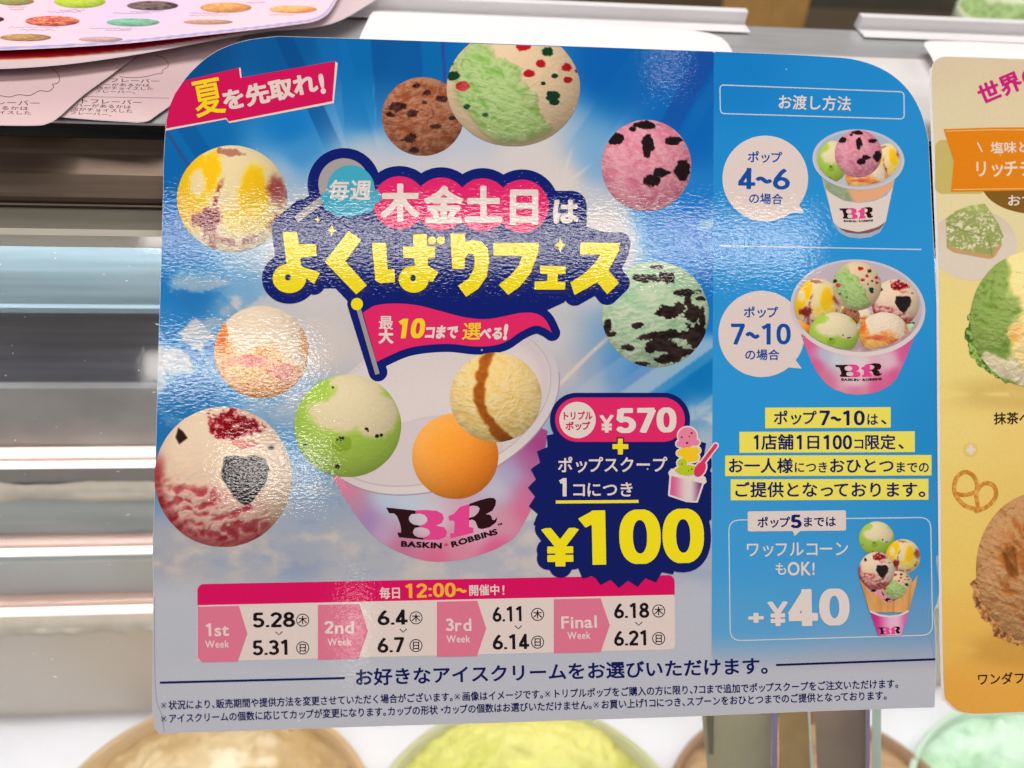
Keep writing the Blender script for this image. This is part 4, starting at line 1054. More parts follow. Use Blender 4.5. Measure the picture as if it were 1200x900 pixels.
f_yel = rbf([(1100, 75, 222, 206, 176), (1200, 75, 224, 206, 174), (1110, 130, 228, 218, 180), (1200, 140, 230, 216, 178), (1110, 240, 234, 222, 172), (1180, 240, 234, 222, 170), (1110, 330, 236, 216, 140), (1110, 400, 238, 218, 133), (1120, 500, 238, 213, 126), (1200, 520, 236, 204, 117), (1120, 600, 236, 204, 113), (1190, 590, 232, 196, 108), (1110, 660, 234, 198, 103), (1120, 740, 232, 185, 89), (1200, 750, 232, 180, 87), (1120, 820, 228, 164, 69), (1200, 820, 230, 166, 69), (1400, 400, 238, 211, 126), (1400, 100, 226, 211, 176), (1400, 800, 230, 166, 69)], 40)


def c_yel(x, y):
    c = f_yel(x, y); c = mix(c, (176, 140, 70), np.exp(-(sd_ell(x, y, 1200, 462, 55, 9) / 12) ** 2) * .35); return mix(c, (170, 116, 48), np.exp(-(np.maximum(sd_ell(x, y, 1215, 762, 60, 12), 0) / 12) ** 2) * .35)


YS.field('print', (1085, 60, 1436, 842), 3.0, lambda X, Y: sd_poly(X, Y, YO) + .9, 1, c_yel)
YS.text('lettering', '世界の', (1147, 113.5), (1221, 82), 25, 2, (196, 30, 120), .035)
YS.text('lettering', 'アイス', (1224, 80), (1300, 84), 25, 2, (196, 30, 120), .035)
YS.field('tan_tab', (1094, 160, 1160, 232), .9, lambda X, Y: sd_box(X, Y, 1126, 195.5, 30, 31.5, 9), 2, (198, 180, 104))
YS.field('brown_oval', (1148, 175, 1284, 256), .9, lambda X, Y: sd_ell(X, Y, 1216, 214, 66, 37), 2, (128, 88, 28))
YS.text('lettering', 'おすすめ', (1180, 235), (1246, 235), 14, 3, (240, 228, 214), .02)
rbn = YS.poly('orange_ribbon', [(1105.8, 151.2), (1160, 149.4), (1260, 148.6), (1330, 151), (1322, 187), (1332, 222), (1250, 222.5), (1160, 224), (1114.4, 224.8), (1117.8, 189)], 4, (222, 128, 14))
YS.line('ribbon_line', [(1108, 153.6), (1160, 152.2), (1328, 152.6)], .8, 5, (240, 200, 130), rbn); YS.line('ribbon_line', [(1117, 222.2), (1170, 221.4), (1328, 220)], .8, 5, (240, 200, 130), rbn)
YS.line('tick', [(1145.5, 167), (1151, 178)], 1.6, 5, (242, 228, 210), rbn)
YS.text('lettering', '塩味と', (1160.5, 173.5), (1207, 172), 14.5, 5, (242, 228, 210), .018, rbn)
YS.text('lettering', 'リッチチーズ', (1140.5, 198), (1250, 196.5), 21, 5, (242, 228, 210), .02, rbn)
YS.field('plate', (1092, 232, 1196, 332), .9, lambda X, Y: np.maximum(sd_ell(X, Y, 1141, 287, 51, 41.5), 1100 - X), 2, lambda x, y: mix((222, 208, 186), (232, 222, 206), ss(240, 300, y)))


def c_cake(x, y):
    s = drape((x - 1140) / 26, (y - 265) / 26, 501, 3, 4, -.4, 1.5); c = mix((236, 230, 196), (148, 160, 88), ss(.36, .52, s) * .95); c = mix(c, (176, 190, 96), ss(255, 243, y) * .5)
    return mix(c, (196, 158, 104), ss(-6.5, -3.5, sd_out_c(x, y)) * ss(284, 290, y))


CK = [(1108.3, 257), (1118, 248), (1136, 241), (1154, 238.5), (1158, 244), (1162, 250), (1170, 262), (1176, 276), (1174, 288), (1166, 300.5), (1160, 303.5), (1140, 300), (1118, 296), (1109.5, 290.5)]
sd_out_c = lambda x, y: sd_poly(x, y, CK)
ck = YS.field('cake_slice', (1104, 234, 1180, 308), .8, lambda X, Y: sd_poly(X, Y, CK), 3, c_cake)
YS.line('cake_edge', [(1109, 262), (1130, 271), (1158, 277), (1163, 301)], .8, 4, (120, 132, 66), ck)
scoop(YS, f_matcha, 1213, 374, 76, 80, 5, label='green and cream scoop', gain=1.05)
def skirt(cx, cy, rx, ry, box, amp, ca, cb, sd):
    nz = lambda x, y: fbm(x / 9, y / 9, sd, 4)
    YS.field('scoop_skirt', box, .8, lambda X, Y: sd_ell(X, Y, cx, cy, rx, ry) + amp * (nz(X, Y) - .5) * 2, 4.5, lambda x, y: mix(mix(ca, cb, ss(.3, .7, fbm(x / 3.2, y / 3.2, sd + 5, 4))), np.array(ca) * .55, ss(.55, .72, vn(x / 3.6, y / 3.6, sd + 8)) * .7))


skirt(1204, 392, 74, 58, (1120, 336, 1240, 460), 9, (92, 136, 44), (158, 190, 96), 521)
YS.text('lettering', '抹茶ベリー', (1164.5, 490.5), (1238, 489.5), 15, 3, (52, 32, 22), .02)
YS.poly('sparkle', star4(1137.5, 527, 8), 3, (244, 232, 214)); YS.field('sparkle_glow', (1128, 517, 1147, 537), .9, lambda X, Y: sd_ell(X, Y, 1137.5, 527, 8.5, 8.5), 2.5, lambda x, y: mix((244, 228, 200), (227, 195, 110), ss(0, 8.2, np.hypot(x - 1137.5, y - 527))))
c0 = lambda x, y: mix(mix((196, 128, 44), (226, 168, 82), ss(.3, .7, fbm(x / 3, y / 3, 511))), (172, 104, 34), ss(.35, .7, vn(x / 2, y / 2, 513)) * .3)
PZ = [spline([(1144, 599), (1130, 592), (1119, 578), (1119, 562), (1127, 553), (1138, 555), (1145, 565), (1144, 580), (1137, 590), (1136, 598)], 6, False)]
PR = [spline([(1144, 599), (1158, 593), (1167, 581), (1165, 570), (1156, 566), (1147, 571), (1144, 578)], 6, False), spline([(1119, 578), (1130, 580), (1144, 576), (1148, 569)], 5, False), spline([(1142, 577), (1144, 588), (1147, 598)], 5, False)]
pz = lambda X, Y: np.minimum.reduce([sd_line(X, Y, q, 5.0) for q in [spline([(1146, 597), (1130, 592), (1119, 578), (1120, 562), (1129, 553.5), (1139, 556), (1145, 567), (1144, 580), (1147, 598)], 6, False)] + PR[:2]])
YS.field('pretzel', (1114, 548, 1172, 603), .8, pz, 3, c0, label='pretzel picture')
scoop(YS, f_tan, 1222, 666, 78, 90, 5, label='light brown scoop', gain=.92)
skirt(1224, 690, 84, 72, (1130, 640, 1260, 775), 8, (158, 100, 52), (214, 158, 104), 531)
YS.text('lettering', 'ワンダフル', (1144.5, 796.2), (1216, 794), 15, 3, (48, 28, 16), .016)

# ================================================================== ledge, papers on it
Z = np.array([0, 0, 1.0]); SL_ = R_(10)
LN = np.array([0, -math.sin(SL_), math.cos(SL_)]); LB_ = np.array([0, math.cos(SL_), math.sin(SL_)])
LP = on_glass(100, 141.5, -.0015)


def on_ledge(px, py, h=0.0): return hit(px, py, LP + LN * h, LN)


def prism(name, pts2, u0, u1, parent, mat, ax=(LB_, LN), org=None):
    """a profile given in two axes, drawn out along the case"""
    o = LP if org is None else org; V = []
    for uu in (u0, u1): V += [np.array([uu, 0, 0]) + (o - np.array([o[0], 0, 0])) + ax[0] * a + ax[1] * b for a, b in pts2]
    k = len(pts2); tri = tessellate_polygon([[Vector((p[0], p[1], 0)) for p in pts2]]); F = [list(t) for t in tri] + [[i + k for i in t[::-1]] for t in tri]
    for i in range(k): j = (i + 1) % k; F.append([i, j, k + j, k + i])
    return obj(name, V, F, parent, mat)


def vg(py, px=100): return float((on_glass(px, py, 0) - GC) @ VV)      # height on the glass of a line seen at px, py


steel = plain('brushed_steel', (196, 196, 198), .36, .6, noise=.10, scale=22, bump=.25, stretch=(1, 14, 14))
dark_steel = plain('shade_toned_metal', (104, 88, 76), .42, .7, noise=.18, scale=14, bump=.1, stretch=(1, 22, 22))  # brushed metal; shade and dark reflections are toned into its colour
grey_steel = plain('warm_grey_metal', (118, 112, 100), .45, .5, noise=.10, scale=14, stretch=(1, 22, 22))
white_pl = plain('white_plastic', (232, 226, 226), .4, noise=.03, scale=30)
case = thing('display_case', 'ice cream display case with slanted glass, dark metal top rail and bright lit interior', 'display case', (0.05, .1, 0))
U0, U1 = -.62, .72
# fascia profile on the glass axes (VV, NN)
G0 = GC * 1.0


def gprism(name, rows, parent, mat): return prism(name, rows, U0, U1, parent, mat, ax=(VV, NN), org=GC)


gprism('top_rail', [(vg(151), -.013), (vg(172), -.011), (vg(200), -.006), (vg(224), -.0045), (vg(230), -.0022), (vg(234), -.0030), (vg(237), -.0050), (vg(238), -.0022), (vg(240), -.0022), (vg(240), -.04), (vg(151), -.04)], case, dark_steel)
gprism('lower_rail', [(vg(240.5), -.006), (vg(266), -.006), (vg(266), -.03), (vg(240.5), -.03)], case, grey_steel)
gprism('rail_lip', [(vg(266.3), -.004), (vg(274), -.004), (vg(274), -.03), (vg(266.3), -.03)], case, plain('pale_metal_lip', (176, 170, 158), .5, .1, noise=.06, scale=10))
# glass
m, t, b = nodes('clear_glass'); t.nodes.remove(b)
tr = t.nodes.new('ShaderNodeBsdfTransparent'); tr.inputs[0].default_value = (.97, .985, .98, 1); gl = t.nodes.new('ShaderNodeBsdfGlossy'); gl.inputs['Roughness'].default_value = .05
fr = t.nodes.new('ShaderNodeFresnel'); fr.inputs[0].default_value = 1.5; mxs = t.nodes.new('ShaderNodeMixShader')
sm = t.nodes.new('ShaderNodeTexNoise'); sm.inputs['Scale'].default_value = 9; sm.inputs['Detail'].default_value = 6; tcg = t.nodes.new('ShaderNodeTexCoord'); t.links.new(tcg.outputs['Object'], sm.inputs[0])
df = t.nodes.new('ShaderNodeBsdfDiffuse'); df.inputs[0].default_value = (.8, .82, .84, 1); mr = t.nodes.new('ShaderNodeMapRange'); mr.inputs[1].default_value = .45; mr.inputs[2].default_value = .8; mr.inputs[3].default_value = .01; mr.inputs[4].default_value = .10
t.links.new(sm.outputs[0], mr.inputs[0]); m2 = t.nodes.new('ShaderNodeMixShader'); t.links.new(mr.outputs[0], m2.inputs[0]); t.links.new(tr.outputs[0], m2.inputs[1]); t.links.new(df.outputs[0], m2.inputs[2])
t.links.new(fr.outputs[0], mxs.inputs[0]); t.links.new(m2.outputs[0], mxs.inputs[1]); t.links.new(gl.outputs[0], mxs.inputs[2]); t.links.new(mxs.outputs[0], t.nodes['Material Output'].inputs[0])
glass_m = m
CD = .61; zd = CAM[2] - CD
vb = (zd - .05 - GC[2]) / VV[2]
V = [GC + U * a + VV * v_ + NN * -.004 for a, v_ in ((U0, vg(274)), (U1, vg(274)), (U1, vb), (U0, vb))]
obj('glass_pane', V, [[0, 3, 2, 1]], case, glass_m)
# specks of dust and scratches on the glass
rs = np.random.RandomState(3); DV = []; DF = []
for i in range(80):
    px, py = rs.uniform(-30, 185), rs.uniform(285, 880); r = rs.uniform(.2, .5); L = rs.choice([1, 1, 1, 1, 2, 5]); a = rs.uniform(-.3, .3)
    q = [(px + dx * r * L * math.cos(a) - dy * r * math.sin(a), py + dx * r * L * math.sin(a) + dy * r * math.cos(a)) for dx, dy in ((-1, -1), (-1, 1), (1, 1), (1, -1))]
    P = on_glass([p[0] for p in q], [p[1] for p in q], -.0036); DF.append([len(DV) + k for k in range(4)]); DV += P.tolist()
o = obj('dust_speck', DV, DF, case, white_pl); o['kind'] = 'stuff'
# ledge slab and its back lip
back = float((on_ledge(872, 29.5) - LP) @ LB_); whl = float((on_ledge(1060, 70) - LP) @ LB_)
prism('ledge', [(0.0, -.0015), (0.0, -.0005), (back, -.0005), (back, -.02), (.02, -.02), (.02, -.0015)], U0, U1 + .5, case, steel)
prism('ledge_lip', [(0.001, -.0004), (0.001, .0006), (whl, .0006), (whl, -.0004)], float(on_ledge(930, 75)[0]), U1 + .5, case, plain('pale_enamel', (214, 210, 208), .3, noise=.05, scale=40, bump=.2))
ru = [float(on_ledge(x, y)[0]) for x, y in ((872, 29), (1003, 33))]
PB = LP + LB_ * back; rt = float((hit(872, 12, PB, np.array([0, -1.0, 0])) - PB)[2])
clear_w = plain('milky_plastic', (222, 220, 222), .25, noise=.03, scale=30)
for a, b_ in ((U0, ru[0]), (ru[1], U1 + .5)):
    r0 = prism('price_rail', [(back - .003, 0), (back - .012, rt * .10), (back - .010, rt * .16), (back, rt * .12), (back - .001, rt * .97), (back + .004, rt), (back + .006, 0)], a, b_, case, clear_w)
# inside of the case
WY = CAM[1] + .427; wp = np.array([0, WY, 0]); wn = np.array([0, -1.0, 0])


def wz(py, px=90): return float(hit(px, py, wp, wn)[2])


def wbox(name, ya, yb, y0, mat, thick=.02, parent=case):
    return prism(name, [(0, wz(ya)), (0, wz(yb)), (thick, wz(yb)), (thick, wz(ya))], U0 - .1, U1 + .15, parent, mat, ax=(np.array([0, 1.0, 0]), Z), org=np.array([0, WY + y0, 0]))


ins_pale = plain('pale_reflection_panel', (80, 92, 97), .5, .2, noise=.22, scale=7, stretch=(1, 26, 26)); ins_dark = plain('dark_reflection_panel', (78, 76, 84), .55, .2, noise=.26, scale=7, stretch=(1, 5, 30))  # reflections on the steel back wall are set as panel colours
ins_warm = plain('warm_reflection_panel', (134, 130, 127), .5, .2, noise=.22, scale=4.5, stretch=(4, 4, 4)); ins_blue = plain('cool_reflection_panel', (182, 193, 195), .45, .1, noise=.16, scale=9, stretch=(1, 6, 12))
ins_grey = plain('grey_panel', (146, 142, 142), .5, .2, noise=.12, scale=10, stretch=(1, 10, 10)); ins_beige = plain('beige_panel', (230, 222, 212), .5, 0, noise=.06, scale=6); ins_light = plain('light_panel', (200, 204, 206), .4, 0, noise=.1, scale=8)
frost = plain('frost', (214, 206, 194), .7, noise=.06, scale=120, bump=1.0)
wbox('upper_panel', 180, 356, 0, ins_pale); wbox('dark_panel', 363, 462, .012, ins_dark); wbox('middle_panel', 462, 531, .006, ins_warm)
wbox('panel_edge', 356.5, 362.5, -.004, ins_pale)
glow_m = plain('glowing_bar', (255, 250, 246), .4, noise=0, emis=(255, 244, 238), estr=1.1); pink_m = plain('pink_bar', (240, 205, 192), .4, noise=.02)  # glowing bars with pink edges along the back wall
for ya, yb in ((535, 541), (636, 642.5), (705, 712)):
    wbox('glow_bar', ya, yb, -.006, glow_m, .01); wbox('pink_edge', ya - 5, ya - .3, -.005, pink_m, .01)
wbox('grey_panel', 542, 570, .004, ins_grey); wbox('cool_reflection_panel', 588, 630, .004, ins_blue); wbox('cool_reflection_panel', 644, 662, .004, ins_blue); wbox('light_panel', 662, 699, .003, ins_light); wbox('cool_reflection_panel', 713, 724, .004, ins_grey); wbox('beige_panel', 742, 860, .004, ins_beige)


def frost_bar(ya, yb, n, seed):
    V = []; F = []; k = 7
    for i in range(n):
        uu = U0 + (U1 - U0) * i / (n - 1); w_ = .6 + .8 * fbm(np.array(i * .35), np.array(0.), seed)
        for j in range(k):
            th = math.pi * j / (k - 1); zc = (wz(ya) + wz(yb)) / 2; rr_ = (wz(ya) - wz(yb)) / 2 * w_
            V.append([uu, WY + .004 - math.sin(th) * rr_ * 1.2, zc + math.cos(th) * rr_])
    for i in range(n - 1):
        for j in range(k - 1): F.append([i * k + j, i * k + j + 1, (i + 1) * k + j + 1, (i + 1) * k + j])
    return obj('frost_ridge', V, F, case, frost, smooth=True)


frost_bar(570, 588, 240, 601); frost_bar(724, 742, 240, 611)
deck_m = plain('white_liner', (226, 222, 226), .35, noise=.04, scale=6)
prism('deck', [(.4, -.02), (.4, 0), (1.0, 0), (1.0, -.02)], U0 - .1, U1 + .15, case, deck_m, ax=(np.array([0, 1.0, 0]), Z), org=np.array([0, WY - .985, zd]))
for px in (430,):
    P = hit(px, 870, np.array([0, 0, zd]), Z); prism('liner_seam', [(0, .0002), (0, .0012), (.5, .0012), (.5, .0002)], P[0] - .001, P[0] + .001, case, ins_blue, ax=(np.array([0, 1.0, 0]), Z), org=np.array([0, WY - .55, zd]))
# lower body of the case
body_m = plain('cream_enamel', (206, 200, 192), .35, noise=.03)
fy = float((GC + VV * vb)[1])
prism('body', [(0, .02), (0, zd - .05), (WY - fy + .25, zd - .05), (WY - fy + .25, .02)], U0, U1, case, body_m, ax=(np.array([0, 1.0, 0]), Z), org=np.array([0, fy, 0]))
for uu in (U0 - .004, U1 + .004):
    prism('side_panel', [(0, zd - .05), (0, zd), (float(LP[1] - fy), float(LP[2]) - .03), (WY - fy + .25, float(LP[2]) - .03), (WY - fy + .25, zd - .05)], uu - .003, uu + .003, case, body_m, ax=(np.array([0, 1.0, 0]), Z), org=np.array([0, fy, 0]))
prism('back_panel', [(0, zd - .05), (0, float(LP[2]) - .03), (.01, float(LP[2]) - .03), (.01, zd - .05)], U0, U1, case, body_m, ax=(np.array([0, 1.0, 0]), Z), org=np.array([0, WY + .24, 0]))
# strip light of the case, under its top rail
L = bpy.data.lights.new('case_strip_light', 'AREA'); L.shape = 'RECTANGLE'; L.size = 1.3; L.size_y = .04; L.energy = 4.0; L.color = (.93, .97, 1)
o = bpy.data.objects.new('case_strip_light', L); C.objects.link(o); P = GC + VV * (vg(262)) + NN * -.05; o.location = (0.05, float(P[1]), float(P[2])); o.rotation_euler = (R_(-12), 0, 0)

# ------------------------------------------------------------------ tubs of ice cream
Zd = np.array([0, 0, zd])


def tub(px, py, r, label, c_a, c_b, c_c, seed, rimc=(206, 198, 186), nrm=None, P=None, rz=.012, sc_=1.0):
    P = hit(px, py, Zd + Z * .012, Z) if P is None else P
    n_ = Z if nrm is None else nrm; e1 = np.array([1.0, 0, 0]); e2 = np.cross(n_, e1)
    t_ = thing('ice_cream_tub', label, 'ice cream tub', P - n_ * .16, group='tubs of ice cream in the case' if nrm is None else None)
    K = 72; V = []; F = []
    prof = [(r * .93, -.16), (r, -.004), (r * 1.012, .004), (r * 1.012, .009), (r * .975, .010), (r * .972, -.03)]
    for i in range(K):
        a = 2 * math.pi * i / K
        for (q, h) in prof: V.append(P + (e1 * math.cos(a) + e2 * math.sin(a)) * q + n_ * h)
    k = len(prof)
    for i in range(K):
        for j in range(k - 1): F.append([i * k + j, ((i + 1) % K) * k + j, ((i + 1) % K) * k + j + 1, i * k + j + 1])
    obj('tub_wall', V, F, t_, plain('tub_board', rimc, .5, noise=.03), smooth=True)
    N_ = 110; a, b_ = np.meshgrid(np.linspace(-1, 1, N_), np.linspace(-1, 1, N_)); big = np.abs(a) > np.abs(b_); sa = np.where(np.abs(a) < 1e-9, 1e-9, a); sb = np.where(np.abs(b_) < 1e-9, 1e-9, b_)
    rr_ = np.where(big, sa, sb); ph = np.where(big, (math.pi / 4) * b_ / sa, math.pi / 2 - (math.pi / 4) * a / sb); x = rr_ * np.cos(ph); y = rr_ * np.sin(ph)
    h = (fbm(x * 2.5, y * 2.5, seed, 5) - .5) * .028 + drape(x, y, seed + 4, 3, 5, .4) * .006 + rz * (1 - np.hypot(x, y) ** 4) - .004
    col = mix(mix(c_a, c_b, ss(.35, .65, fbm(x * 2.2, y * 2.2, seed + 20, 5))), c_c, ss(.55, .75, fbm(x * 3.5, y * 3.5, seed + 30, 4)) * .8)
    V = P + x.reshape(-1, 1) * r * .972 * e1 + y.reshape(-1, 1) * r * .972 * e2 + h.reshape(-1, 1) * n_
    i = np.arange(N_ * N_).reshape(N_, N_); F = np.stack([i[:-1, :-1], i[:-1, 1:], i[1:, 1:], i[1:, :-1]], -1).reshape(-1, 4).tolist()
    obj('ice_cream', V, F, t_, ice_m, lin(col.reshape(-1, 3)), smooth=True)
    return t_


ice_m, t, b = nodes('ice_cream'); a = t.nodes.new('ShaderNodeAttribute'); a.attribute_name = 'Col'; t.links.new(a.outputs[0], b.inputs['Base Color']); b.inputs['Roughness'].default_value = .5
tn = t.nodes.new('ShaderNodeTexNoise'); tn.inputs['Scale'].default_value = 160; tc = t.nodes.new('ShaderNodeTexCoord'); t.links.new(tc.outputs['Object'], tn.inputs[0]); bp = t.nodes.new('ShaderNodeBump'); bp.inputs['Distance'].default_value = .003; bp.inputs['Strength'].default_value = .5
t.links.new(tn.outputs[0], bp.inputs['Height']); t.links.new(bp.outputs[0], b.inputs['Normal'])
tub(240, 1003, .113, 'tub of golden brown ice cream below the lower left corner of the blue card', (184, 150, 98), (206, 180, 136), (236, 222, 196), 701, rimc=(196, 160, 112))
tub(620, 1006, .113, 'tub of pale yellow green ice cream below the middle of the blue card', (206, 200, 106), (214, 204, 116), (190, 186, 84), 711, rimc=(190, 186, 138))
tub(968, 1003, .112, 'tub of dark brown ice cream behind the clear label stand', (150, 112, 78), (176, 138, 98), (118, 84, 60), 721, rimc=(150, 112, 78))
tub(1262, 1000, .113, 'tub of pale mint green ice cream below the yellow card', (176, 206, 170), (206, 226, 204), (150, 190, 150), 731, rimc=(190, 212, 188))

# clear label stand between the tubs
st = thing('label_stand', 'clear acrylic label stand with olive card and violet edges below the blue card', 'label stand', on_glass(925, 930, -.075))
olive = plain('olive_card', (178, 170, 136), .5, noise=.06, scale=40); gold = plain('golden_card', (188, 154, 98), .5, noise=.15, scale=60); brn = plain('taupe_card', (160, 138, 116), .5, noise=.15, scale=40)
vio = plain('violet_acrylic_edge', (150, 138, 176), .2, noise=.05); mint = plain('pale_acrylic_edge', (206, 226, 214), .2, noise=.02)


def plate(name, pts, n0, n1, mat, parent=st):
    P = np.array(pts, float); k = len(P); V = np.concatenate([on_glass(P[:, 0], P[:, 1], n1), on_glass(P[:, 0], P[:, 1], n0)]); F = [list(range(k))[::-1], [k + i for i in range(k)]]
    for i in range(k): j = (i + 1) % k; F.append([i, j, k + j, k + i])
    return obj(name, V, F, parent, mat)


plate('olive_card', [(818, 790), (905, 788), (903, 960), (834, 960)], -.078, -.076, olive)
plate('dark_slot', [(826, 800), (837, 800), (836, 884), (831, 884)], -.0755, -.0745, plain('dark_slot', (104, 98, 78), .6))
plate('golden_card', [(914, 790), (947, 789), (951, 960), (912, 960)], -.084, -.082, gold)
plate('taupe_card', [(953, 790), (1016, 788), (1014, 960), (960, 960)], -.080, -.078, brn)
plate('acrylic_edge', [(905, 780), (911.5, 780), (910.5, 960), (904, 960)], -.077, -.060, vio)
plate('acrylic_edge', [(1015, 780), (1020, 780), (1019, 960), (1014, 960)], -.077, -.060, vio)
plate('acrylic_edge', [(1022, 780), (1033, 780), (1032, 960), (1022, 960)], -.077, -.062, mint)
plate('acrylic_edge', [(944, 780), (946.5, 780), (956, 960), (953, 960)], -.070, -.064, mint)

# ------------------------------------------------------------------ papers lying on the ledge
flat_m = print_material('matt_print', .45, .15, .05, 300, wear=False)
paper_m = plain('paper', (226, 214, 220), .6, noise=.02, scale=200)


def sheet_thing(name, label, cat, outline, h, th, colr, group=None, mat=paper_m, grid=None):
    P = np.array(outline, float); c = P.mean(0)
    t_ = thing(name, label, cat, on_ledge(c[0], c[1], h - th), group)
    k = len(P); V = np.concatenate([on_ledge(P[:, 0], P[:, 1], h), on_ledge(P[:, 0], P[:, 1], h - th)]); tri = tessellate_polygon([[Vector((p[0], p[1], 0)) for p in outline]]); F = []
    for a, b, c in tri:
        cr = (P[b][0] - P[a][0]) * (P[c][1] - P[a][1]) - (P[b][1] - P[a][1]) * (P[c][0] - P[a][0]); a, b, c = (a, c, b) if cr > 0 else (a, b, c); F += [[a, b, c], [k + c, k + b, k + a]]
    for i in range(k): j = (i + 1) % k; F.append([i, j, k + j, k + i])
    obj('paper', V, F, t_, mat)
    S = Sheet(LP + LN * (h + .0001), LN, flat_m, t_)
    if colr is not None: S.field('print', (P[:, 0].min(), P[:, 1].min(), P[:, 0].max(), P[:, 1].max()), 1.6, lambda X, Y: sd_poly(X, Y, outline) + .7, 0, colr)
    return t_, S


GRP = 'menu papers stacked on the ledge'
CC = lambda x, y: mix((206, 182, 188), (224, 200, 204), ss(100, 150, y))
mo = spline([(80, 112), (130, 113.2), (180, 114), (196, 114.2), (214, 108)], 4, False) + [(250, 60), (300, 20), (150, 20)]
t_, S = sheet_thing('menu_card', 'pinkish menu card mostly hidden, peeking out above the second cloud card', 'menu card', mo, .0006, .0004, CC, GRP)
INK = (60, 44, 58)
for st_, a, b_, sz in [('フレーバー', (128, 93.8), (188, 95.2), 5.4), ('ーがあるかは', (121, 99), (176, 100), 4), ('店がチョイスした', (113, 103), (180, 104), 4), ('フレーバー。', (110, 106.8), (160, 108), 4)]: S.text('lettering', st_, a, b_, sz, 1, INK, .004)
CR = [(140, 90), (158, 91), (172, 89.5), (182, 87), (190, 85.5), (191, 82), (197, 78), (196, 72), (190, 67), (182, 65)]
S.line('cloud_outline', spline(CR, 5, False), .6, 1, INK)
ro = spline([(60, 136.5), (110, 140.5), (150, 143), (162, 143.6), (174, 141.6), (183, 135.5), (196, 126.5)], 4, False) + [(232, 96), (262, 60), (300, 30), (150, 30)]
t_, S = sheet_thing('menu_card', 'pinkish cloud menu card whose rounded corner touches the blue card', 'menu card', [p for p in ro], .0012, .0004, CC, GRP)
# this card shows below the hidden one: its upper print is covered by card number one lying on top
for st_, a, b_, sz in [('トフレーバー', (92, 118.2), (167, 120.2), 6.2), ('バーがあるかは', (88, 123.2), (154, 125.4), 4.6), ('店がチョイスした', (83, 127.6), (156, 130.4), 4.6), ('フレーバー。', (81, 131.8), (132, 134.6), 4.4)]: S.text('lettering', st_, a, b_, sz, 1, INK, .004)
S.line('fold_line', [(90, 113), (198, 115)], .5, 1, (120, 92, 104))
for st_, a, b_, sz in [('フレーバー', (128, 93.8), (188, 95.2), 5.4), ('ーがあるかは', (121, 99), (176, 100), 4), ('店がチョイスした', (113, 103), (180, 104), 4), ('フレーバー。', (110, 106.8), (160, 108), 4)]: S.text('lettering', st_, a, b_, sz, 1, INK, .004)
S.line('cloud_outline', spline(CR, 5, False), .6, 1, INK)
lo = spline([(-60, 146), (0, 147), (42, 147.2), (55, 145), (68, 138), (97, 112), (130, 88), (158, 66)], 4, False) + [(200, 30), (-60, 20)]
t_, S = sheet_thing('menu_card', 'pinkish cloud menu card uppermost of the cards at the far left under the colour flyers', 'menu card', lo, .0030, .0005, CC, GRP)
for st_, a, b_, sz in [('フレーバー', (-20, 119.6), (47.7, 121), 6.8), ('があるかは', (-22, 126), (34, 127), 4.8), ('チョイスした', (-22, 131), (37, 132.4), 4.8)]: S.text('lettering', st_, a, b_, sz, 1, INK, .004)
S.line('cloud_outline', spline([(-10, 111), (0, 112), (11, 113.6), (22, 111), (35, 111.8), (46, 106.4), (57, 107), (63, 101.8), (61.5, 99), (68, 97), (69.6, 90.8), (66, 84.4), (60, 80)], 5, False), .7, 1, INK)
bo = spline([(-60, 80), (0, 80.8), (73, 76), (147, 66), (215, 54), (257, 46), (312, 37), (345, 34.5), (375, 31), (403, 22), (440, 0), (470, -20)], 4, False) + [(470, -60), (-60, -60)]


def c_B(x, y):
    d = -sd_poly(x, y, bo) / np.clip(.95 - x / 420 * 1.1, .3, 1); c = mix((214, 198, 204), (210, 146, 96), ss(10.5, 12, d)); c = mix(c, (188, 20, 46), ss(12.5, 14, d) * ss(330, 250, x)); c = mix(c, (176, 26, 90), ss(60, 200, x) * ss(14, 15, d) * .5 * ss(330, 250, x)); return mix(c, (222, 205, 212), ss(300, 345, x))


t_, S = sheet_thing('flyer', 'large flyer with a red band and white border, second from the top at the left', 'flyer', bo, .0085, .0006, c_B, GRP)
ao = spline([(-60, 60), (0, 59), (70, 56), (147, 51), (220, 43.5), (293, 35.5), (345, 29), (367, 25.5), (381, 19), (389, 10), (397, -4), (404, -20)], 4, False) + [(410, -60), (-60, -60)]


def c_A(x, y):
    d = -sd_poly(x, y, ao); c = mix((255, 222, 240), (232, 212, 250), ss(.35, .7, fbm(x / 90, y / 20, 801))); c = mix(c, (236, 214, 234), ss(5, 7, d) * .3)
    c = mix(c, (160, 160, 214), ss(1.2, 1.8, d) * ss(4.2, 3.0, d)); c = mix(c, (240, 226, 236), ss(4, 5, d) * ss(7, 6, d) * .6); return c


